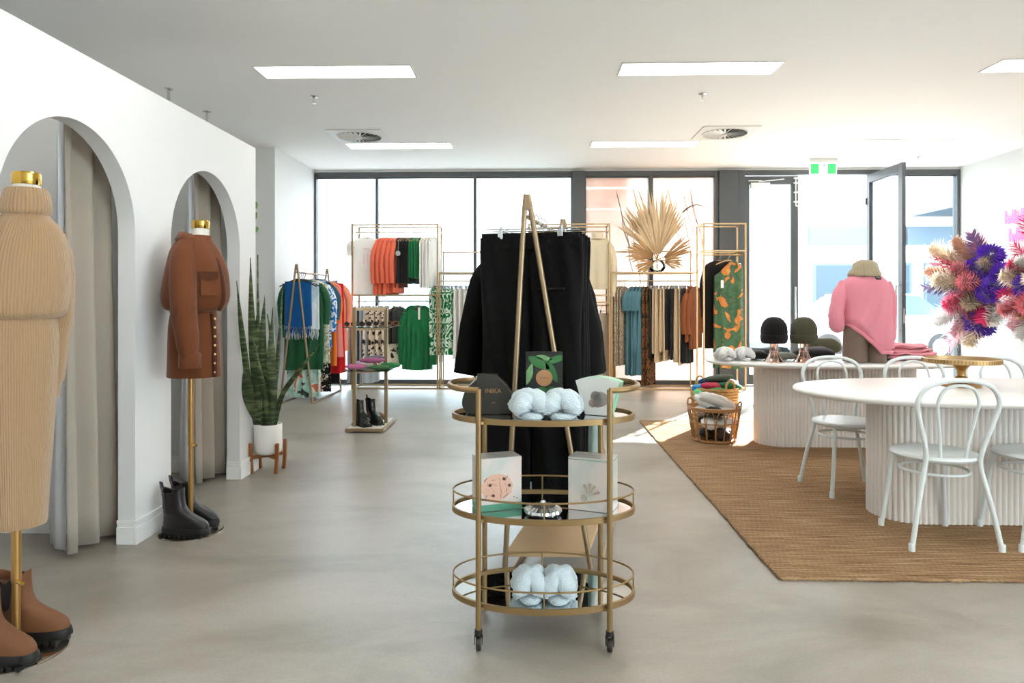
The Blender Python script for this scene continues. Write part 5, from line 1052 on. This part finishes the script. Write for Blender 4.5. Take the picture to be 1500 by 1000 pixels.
# beanies on clear rose stands
M_rose = glassy('rose_glass', 'f3cdb8', 1.0, .10); M_rsw = mat('rose_gold_wire', 'd9a284', .3, .7)
for px, m, lb in ((1126, cloth('black_rib_knit', '171616', .95, .5), 'black'), (1168, cloth('olive_rib_knit', '4c4a38', .95, .5), 'olive green')):
    p = G(px, 528, ZT2); c = (p.x, 5.86, ZT2)
    t = thing('hat_stand', 'clear rose pedestal stand under the %s beanie' % lb, 'hat stand', c)
    MB().lathe([(.085, 0), (.085, .006), (.07, .02), (.045, .055), (.035, .09), (.032, .14), (.04, .19), (.05, .22)], 28, cap=False).build('glass_cone', M_rose, t)
    for k in range(6):
        a = 2*PI*k/6+.2; MB().tube([(r*math.cos(a), r*math.sin(a), z) for r, z in ((.084, .004), (.07, .022), (.046, .056), (.036, .09), (.033, .14), (.05, .21))], .0022, 5).build('wire_rib', M_rsw, t)
    for r, z in ((.0845, .004), (.036, .09)): MB().tube([(r*math.cos(2*PI*k/28), r*math.sin(2*PI*k/28), z) for k in range(28)], .0025, 5, True).build('wire_ring', M_rsw, t)
    bn = thing('beanie', '%s knitted beanie on a clear rose stand' % lb, 'beanie', (c[0], c[1], ZT2+.155), 0)
    def rr_(r, z): return [Vector(((r+.0016*math.cos(30*2*PI*j/120))*math.cos(2*PI*j/120), (r+.0016*math.cos(30*2*PI*j/120))*.95*math.sin(2*PI*j/120), z)) for j in range(120)]
    MB().loft([rr_(r, z) for r, z in ((.1, .05), (.107, .09), (.105, .13), (.094, .165), (.074, .195), (.05, .213), (.024, .221), (.004, .222))]).build('crown', m, bn, ang=70)
    MB().loft([rr_(r, z) for r, z in ((.085, .0), (.098, .006), (.107, .03), (.11, .055), (.109, .07), (.103, .073)) ], caps=True).build('cuff', m, bn, ang=70)
# torso with pink sweatshirt, seen from behind
p = G(1246, 527, ZT2); tc0 = Vector((p.x, 5.84, ZT2)); ft = 1020/(5.84-.06)
def tz(px, py): return (px-1246)/ft, CAMH-(py-HOR)/ft-ZT2
def T(py, l, r, b, cy=0): x0, z = tz(l, py); x1, _ = tz(r, py); return (z, (x0+x1)/2, cy, (x1-x0)/2, b)
tb = thing('torso_form', 'half body display form in taupe leggings on the far table', 'mannequin', tc0)
M_leg = cloth('taupe_leggings', '7d6a5c', .7, .1, .05)
for s, prof in ((-1, [T(529, 1216, 1251, .08), T(515, 1216, 1251, .085), T(495, 1217, 1252, .095), T(478, 1218, 1253, .1)]), (1, [T(530, 1251, 1277, .08), T(515, 1250, 1277, .085), T(495, 1249, 1276, .095), T(478, 1247, 1275, .1)])):
    loftz([(max(0, prof[0][0]-.0), *prof[0][1:])]+prof[1:], 12, 0, 30).build('legging_leg', M_leg, tb, ang=80)
loftz([T(500, 1221, 1274, .085), T(490, 1219, 1275, .105), T(470, 1220, 1274, .1), T(445, 1224, 1270, .08), T(415, 1226, 1268, .08), T(400, 1236, 1261, .05), T(390, 1240, 1256, .05)], 18, 0, 30).build('hip_and_torso', M_leg, tb, ang=80)
M_swt = cloth('pink_fleece', 'ec94a4', .95, .25, .05)
ss = thing('sweatshirt', 'pink oversized sweatshirt with black back label on the display form', 'sweatshirt', tc0)
rows = interp([T(512, 1221, 1282, .13), T(505, 1218, 1285, .145), T(485, 1214, 1287, .15), T(460, 1214, 1286, .145), T(430, 1212, 1284, .135), T(414, 1214, 1281, .12), T(406, 1223, 1273, .095), T(400, 1232, 1263, .07)], 30); rings = []
for z, cx, cy, a, b in rows:
    r = ell(cx, cy, z, a, b, 0, 64); n_ = []
    for j, q in enumerate(r):
        lift = max(0, 1-(z-rows[0][0])/.30); u = (q.x-cx)/a
        q = q+Vector((0, 0, lift*.17*max(0, -u+.35)))
        d = Vector((q.x-cx, q.y-cy, 0)).normalized(); q = q+d*(.008*math.sin(7*u+z*16)*lift+.005*math.sin(13*u-z*20))
        n_.append(q)
    rings.append(n_)
MB().loft(rings).build('body', M_swt, ss, ang=80)
hem = [q+Vector((0, 0, -.012)) for q in rings[0]]
MB().tube(hem, .017, 10, True).build('hem_band', M_swt, ss, ang=80)
def TP(px, py, y): x, z = tz(px, py); return (x, y, z)
MB().tube(smooth_path([TP(1219, 415, .0), TP(1209, 435, -.02), TP(1204, 460, -.03), TP(1207, 478, -.01), TP(1213, 474, .05)], 18), [.05]*3+[.058]*4+[.06]*6+[.055]*3+[.04]*2, 18).noise(.008, 16, 2).build('sleeve', M_swt, ss, ang=80)
MB().tube(smooth_path([TP(1277, 415, .0), TP(1285, 435, .0), TP(1287, 465, .01), TP(1286, 492, .0), TP(1284, 510, -.01)], 18), [.045]*3+[.042]*5+[.036]*6+[.028]*2+[.034]*2, 18).noise(.006, 16, 4).build('sleeve', M_swt, ss, ang=80)
lbx, lbz = tz(1257.5, 407); pm = Matrix.Translation((lbx, -.098, lbz)) @ Matrix.Rotation(-.75, 4, 'X')
lb_ = MB().box(-.021, .021, -.004, .004, -.02, .02, pm).build('back_label', M_dark, ss, flat=True)
text_mb('AG', .02).xf(pm @ Matrix.Translation((0, -.005, -.007)) @ RX90).build('label_print', wht, lb_, flat=True)
hd = thing('bucket_hat', 'beige quilted bucket hat resting on the sweatshirt neck', 'hat', tc0+Vector((tz(1247, 404)[0], 0, tz(0, 404)[1])))
MB().lathe([(.118, -.005), (.128, .004), (.125, .018), (.11, .045), (.1, .07), (.088, .098), (.06, .122), (.03, .13), (.0, .132)], 40, cap=False).noise(.014, 14, 5).build('hat_body', ribbed('beige_corduroy', 'b3a488', 46, .95, .5), hd, ang=80)
# ---------------------------------------------------------------- baskets
M_rat = mat('rattan', 'a97b4d', .55, 0, .2, 30)
p = G(1047, 645, .011); bk = thing('rattan_basket', 'open weave rattan basket of wrapped items at the rug corner', 'basket', (p.x, p.y+.02, .011))
def rad(z): return .18+.05*(z/.3)
for z in (.012, .17, .285, .3): MB().tube([(rad(z)*math.cos(2*PI*k/44), rad(z)*math.sin(2*PI*k/44), z) for k in range(44)], .009 if z != .17 else .006, 7, True).build('hoop', M_rat, bk)
MB().lathe([(.178, .006), (.178, .012)], 32).build('base', M_rat, bk)
nl = 16
for k in range(nl):
    a0 = 2*PI*k/nl; wA = 2*PI/nl*.95; q = []
    for i in range(19):
        u = i/18; aa = a0+wA*.5*math.sin(PI*(u-.5))*(1 if True else 0); z = .012+.273*math.sin(PI*u)**.55
        q.append(((rad(z)+.004*(-1)**k)*math.cos(aa*1.0+.0), (rad(z)+.004*(-1)**k)*math.sin(aa), z))
    MB().tube(q, .0045, 6).build('cane_loop', M_rat, bk)
for a in (-.55, -.55+PI): MB().tube(smooth_path([(.23*math.cos(a+d), .23*math.sin(a+d), .3+h) for d, h in ((-.35, 0), (-.28, .04), (0, .06), (.28, .04), (.35, 0))], 16), .008, 7).build('handle', M_rat, bk)
M_pls = mat('clear_wrap', 'd9dcdb', .25, 0, .25, 12, .5, 25); gm = [M_pls, cloth('charcoal_pack', '2d2a29', .4), cloth('white_pack', 'e6e4df', .5), cloth('dark_brown_pack', '3b2b24', .5)]
rb = random.Random(8)
for k in range(12):
    lv = k//4; a = k*1.7; r = .085; m = gm[[1, 3, 1, 3, 2, 1, 2, 0, 2, 0, 1, 2][k]]
    o = pouch('wrapped_item', ['dark wrapped packet low in the rattan basket', 'wrapped packet halfway up the rattan basket', 'pale wrapped packet on top of the rattan basket'][lv] if m is not gm[1] or lv == 0 else 'charcoal wrapped packet in the upper rattan basket', 'packet', p.x+r*math.cos(a), p.y+.02+r*math.sin(a), .028+.1*lv, .19, .058, m, a+.8, rb.uniform(-.25, .25), k)
    o['group'] = 'packets in the rattan basket'
pouch('wrapped_item', 'large clear plastic wrapped white item heaped over the rattan basket', 'packet', p.x+.01, p.y+.03, .30, .36, .075, gm[2], .3, .35, 31)
pouch('wrapped_item', 'crumpled clear bag with dark stripe leaning on the rattan basket', 'packet', p.x-.09, p.y+.05, .3, .24, .055, M_pls, -.5, .55, 33)
q2 = p+Vector((.13, .5, 0)); bs = thing('woven_basket', 'taller woven seagrass basket of bright scarves behind the rattan basket', 'basket', (q2.x, q2.y, .011)); M_sea = mat('seagrass', 'b4925f', .8, 0, .3, 40)
n_sl = 22
for lv in range(15):
    z = .014+.028*lv; pts = [((.185+.03*lv/14+.006*(-1)**(k+lv))*math.cos(2*PI*k/44), (.185+.03*lv/14+.006*(-1)**(k+lv))*math.sin(2*PI*k/44), z) for k in range(44)]
    MB().tube(pts, .0135, 6, True).build('woven_coil', M_sea, bs)
MB().lathe([(.18, .002), (.18, .01)], 28).build('base', M_sea, bs)
for a in (-1.1, -1.1+PI): MB().tube(smooth_path([(.215*math.cos(a+d), .215*math.sin(a+d), .41+h) for d, h in ((-.25, 0), (-.2, .06), (0, .09), (.2, .06), (.25, 0))], 14), .01, 7).build('handle', M_sea, bs)
for k, (dx, dy, z, L_, r, col, lb, rz) in enumerate(((-.1, .0, .36, .3, .06, '2b86c5', 'bright blue scarf', .6), (.08, .05, .38, .34, .07, '1d4f5c', 'dark teal scarf', .1), (-.04, -.08, .4, .26, .05, 'b3314f', 'crimson scarf', .4), (.02, .08, .43, .3, .055, '27496e', 'navy scarf', -.3), (.12, -.06, .4, .24, .05, '1f6a4a', 'forest green scarf', .2), (-.14, -.06, .36, .22, .05, '6fcf8a', 'mint green scarf', 1.0), (.0, -.13, .38, .2, .035, '2f9a4d', 'emerald green roll', .3), (.04, .0, .48, .28, .04, '4d5a52', 'grey green scarf', .1))):
    pouch('bundled_scarf', lb+' bundled on top of the woven basket', 'scarf', q2.x+dx, q2.y+dy, z, L_, r, cloth('bundle_%d' % k, col), rz, .1*(-1)**k, 40+k)
# ---------------------------------------------------------------- dried palm in glass vase on the low rack
zs = 1.6555; vx = W(963, 395, 9.95).x; vs = thing('glass_vase', 'round clear glass vase on the low gold rack', 'vase', (vx, 9.97, zs))
MB().lathe([(.05, .001), (.085, .01), (.118, .05), (.122, .09), (.1, .14), (.075, .165), (.07, .165), (.095, .138), (.116, .09), (.11, .05), (.08, .016), (.0, .012)], 32, cap=False).build('bowl', glassy('vase_glass', 'eef4f4', 1.3, .06), vs)
dp_ = thing('dried_palm', 'dried beige fan palm leaves standing in the glass vase', 'dried plant', (vx, 9.97, zs+.02)); M_palm = mat('dried_palm_straw', 'cbb08c', .8, 0, .15, 20); M_palm2 = mat('dried_palm_tan', 'b48d63', .8, 0, .2, 20)
def fan(base, ang, spread, L_, n, tilt, m, seed, tear=.25):
    r = random.Random(seed)
    b = MB()
    for k in range(n):
        u = k/(n-1)-.5; a = ang+u*spread; l = L_*(1-.9*u*u)*r.uniform(.86, 1.08); bend = r.uniform(-.06, .06)+u*.12; wd = L_*spread/n*.62
        d = Vector((math.sin(a), tilt+r.uniform(-.06, .06), math.cos(a))); sd = Vector((math.cos(a), 0, -math.sin(a))); pts = []
        for i in range(7):
            v = i/6; c = Vector(base)+d*(.06+l*v)+sd*bend*v*v*l-Vector((0, 0, 1))*max(0, v-.75)*r.uniform(0, .5)*abs(math.sin(a))*l
            ww = wd*(.25+v*.75 if v < .65 else max(.03, 1-(v-.65)/.35*1.0)); pts.append([c-sd*ww, c+Vector((0, -.012*(1-v), 0)), c+sd*ww, c+Vector((0, .003, 0))])
        b.loft(pts)
    b.build('palm_frond', m, dp_, ang=30)
    MB().tube([Vector(base)+Vector((math.sin(ang), tilt, math.cos(ang)))*.1, Vector((0, 0, .16)), Vector((0, 0, .02))], .008, 6).build('stalk', M_palm2, dp_)
B0 = (-.0, 0, .2)
fan(B0, -.12, .85, .92, 24, -.05, M_palm, 1); fan((-.03, .03, .2), -.42, .8, .78, 18, .1, M_palm, 2); fan((.02, .03, .2), .22, .75, .8, 18, .08, M_palm, 3); fan((0, -.03, .18), -.1, 1.3, .6, 26, -.14, M_palm, 8)
fan((-.04, -.03, .17), -1.15, .9, .44, 14, -.25, M_palm2, 4); fan((.05, -.03, .15), 1.0, .55, .46, 10, -.2, M_palm2, 5); fan((-.02, -.05, .14), -1.95, .7, .3, 9, -.3, M_palm2, 6); fan((.04, -.05, .14), 1.7, .9, .26, 9, -.3, M_palm2, 7)
# ---------------------------------------------------------------- dyed flower clouds on the right wall
def plume_mesh(kind, col, key):
    r = random.Random(key); b = MB(); L_ = 1.0
    if kind == 'plume':
        b.tube([(0, 0, 0), (0, 0, .5), (0, .02, 1)], [.012, .009, .003], 5); n = 280
        for k in range(n):
            u = .12+.88*k/n; a = k*2.4; rad_ = .20*math.sin(PI*min(1, (u-.05)))**.7+.03; c = Vector((0, .02*u*u, u*.86)); d = Vector((math.cos(a), math.sin(a), 0)); l = rad_*r.uniform(.7, 1.15); s = d.cross(Vector((0, 0, 1)))
            p1 = c+d*l*.5+Vector((0, 0, l*.75)); p2 = c+d*l*.95+Vector((0, 0, l*.95)); ww = .015
            b.add([c-s*ww, c+s*ww, p1+s*ww*.9, p1-s*ww*.9, p2], [(0, 1, 2, 3), (3, 2, 4)])
    elif kind == 'feather':
        b.tube([(0, 0, 0), (0, .03, .5), (0, .1, 1)], [.01, .008, .003], 5)
        for k in range(70):
            u = .15+.85*(k//2)/35; s = 1 if k % 2 else -1; c = Vector((0, .1*u*u, u)); l = .17*math.sin(PI*(.12+.8*u))**.6*r.uniform(.85, 1.1); p1 = c+Vector((s*l*.6, r.uniform(-.03, .03), l*.7)); p2 = c+Vector((s*l, r.uniform(-.05, .05), l*1.25)); ww = .012
            b.add([c-Vector((0, 0, ww)), c+Vector((0, 0, ww)), p1+Vector((0, 0, ww)), p1-Vector((0, 0, ww)), p2], [(0, 1, 2, 3), (3, 2, 4)])
    else:
        b.tube([(0, 0, 0), (0, 0, .6)], .012, 5)
        for k in range(230):
            z = 1-2*(k+.5)/230; a = k*2.39996; d = Vector((math.sqrt(1-z*z)*math.cos(a), math.sqrt(1-z*z)*math.sin(a), z)); c = Vector((0, 0, .72))+d*.10; l = .2*r.uniform(.75, 1.1); s = d.orthogonal().normalized(); ww = .016
            b.add([c-s*ww, c+s*ww, c+d*l*.7+s*ww*1.2, c+d*l*.7-s*ww*1.2, c+d*l], [(0, 1, 2, 3), (3, 2, 4)])
    return b.mesh('plume', mat('dyed_'+key, col, .9, 0, .15, 8, sheen=.4), flat=True)
DY = {'hot': 'e0206a', 'rose': 'd9707f', 'violet': '5a1fc0', 'mauve': '7d6496', 'cream': 'ecd9c2', 'peach': 'e6bda2', 'white': 'f3eeec', 'pale': 'f3c3cf', 'taupe': 'a8927f'}
PMS = {}
def pl_mesh(kind, c):
    if (kind, c) not in PMS: PMS[(kind, c)] = plume_mesh(kind, DY[c], c+kind)
    return PMS[(kind, c)]
def cloud(label, cy, cz, plan, seed):
    t = thing('flower_cloud', label, 'flower arrangement', (RWX-.032, cy, cz)); r = random.Random(seed)
    MB().lathe([(.13, -.028), (.13, .01), (.1, .1), (.0, .15)], 20, M=Matrix.Rotation(-PI/2, 4, 'Y')).build('backing', mat('foam_green', '5b6a4a', .9), t)
    for kind, c, dx, dy, dz, L_ in plan:
        o = bpy.data.objects.new({'plume': 'pampas_plume', 'feather': 'feather_spray', 'ball': 'thistle_head'}[kind], pl_mesh(kind, c)); COL.objects.link(o); o.parent = t
        d = Vector((-dx, dy, dz)).normalized(); d = Vector((min(d.x, -.42), d.y, d.z)).normalized(); o.location = d*.06+Vector((-.13, 0, 0)); o.scale = (L_*1.15, L_*1.15, L_); o.rotation_mode = 'QUATERNION'; o.rotation_quaternion = d.to_track_quat('Z', 'Y') @ Matrix.Rotation(r.uniform(0, 6), 3, 'Z').to_quaternion()
P1 = [('plume', 'cream', 1, .5, .75, .95), ('plume', 'peach', .7, .35, 1, .8), ('feather', 'mauve', .55, 0, 1, .72), ('feather', 'rose', .4, -.1, 1, .7), ('feather', 'hot', 1, .2, .62, .8), ('feather', 'hot', 1, .1, .5, .78), ('plume', 'rose', 1, 0, .42, .62), ('plume', 'peach', 1, .5, .28, .85), ('ball', 'violet', .8, -.1, .6, .46), ('ball', 'violet', .35, -.3, .75, .55), ('ball', 'violet', .5, -.2, .3, .42), ('ball', 'violet', .45, -.6, .0, .48), ('ball', 'violet', .6, -.5, -.25, .46), ('ball', 'violet', .25, -.8, .3, .5),
      ('plume', 'taupe', .5, -.35, .5, .5), ('plume', 'cream', 1, .1, .1, .8), ('plume', 'rose', 1, -.3, .1, .6), ('feather', 'mauve', 1, .2, -.12, .82), ('plume', 'hot', 1, .0, -.4, .72), ('plume', 'pale', 1, .1, -.55, .72), ('plume', 'taupe', .9, -.3, -.45, .6), ('plume', 'rose', .7, -.1, -.8, .6), ('feather', 'hot', .5, -.3, -.7, .62), ('plume', 'white', .3, -.5, -.8, .62), ('ball', 'violet', .5, -.05, -1, .68), ('plume', 'pale', .7, .3, -1, .85), ('plume', 'cream', .4, .0, -1, .9), ('plume', 'white', 1, .4, -.8, .9), ('feather', 'pale', .8, .2, -1, .95), ('plume', 'mauve', .6, -.5, -.2, .4), ('ball', 'violet', .9, -.3, .2, .4)]
cloud('pink, purple and cream dried flower cloud on the white wall beside the glazing', 9.3, 1.45, P1, 1)
P2 = [('feather', 'hot', .4, .3, 1, .8), ('feather', 'hot', .6, .6, .8, .6), ('plume', 'pale', .9, .4, .5, .55), ('plume', 'cream', 1, .3, .2, .6), ('plume', 'white', .8, .1, .5, .55), ('plume', 'rose', 1, .2, -.5, .7), ('feather', 'hot', 1, .6, -.15, .55), ('plume', 'pale', .7, .5, -.9, .7), ('plume', 'white', .6, .3, -1, .75), ('ball', 'violet', .5, -.2, .8, .5), ('plume', 'cream', .7, .7, .1, .5), ('ball', 'violet', .6, -.3, 0, .5), ('plume', 'peach', .7, -.4, -.6, .6), ('plume', 'hot', .7, -.5, .4, .6), ('plume', 'rose', .6, .6, .7, .55)]
P2 += [(k_, c_, dx, -dy*.8-.2, dz*.9, L_*.95) for k_, c_, dx, dy, dz, L_ in P2[::-1]]
cloud('second dried flower cloud of rose and hot pink plumes along the white wall', 8.2, 1.43, P2, 2)
# pink script neon on the wall between and above the flowers
ns = thing('neon_sign', 'pale pink script neon sign on the white wall above the flowers', 'neon sign', (RWX-.012, 8.95, 2.12)); M_neon = emit('pink_neon', 'f58cc0', .32)
def script(y0, z0, sc, n, seed):
    r = random.Random(seed); q = []
    for i in range(n*16):
        t_ = i/16; q.append((-.012, y0-sc*(t_*.55+.28*math.sin(2*PI*t_)), z0+sc*(.5+.5*math.cos(2*PI*t_))*(.9 if int(t_) % 3 else 1.7)))
    return MB().tube(q, .007, 6)
script(.42, .14, .1, 12, 1).build('script_tube', M_neon, ns); script(.34, -.1, .1, 10, 2).build('script_tube', M_neon, ns)
for y in (.35, -.2): MB().tube([(.012, y, .02), (-.012, y, .02)], .006, 6).build('standoff', M_steel, ns)
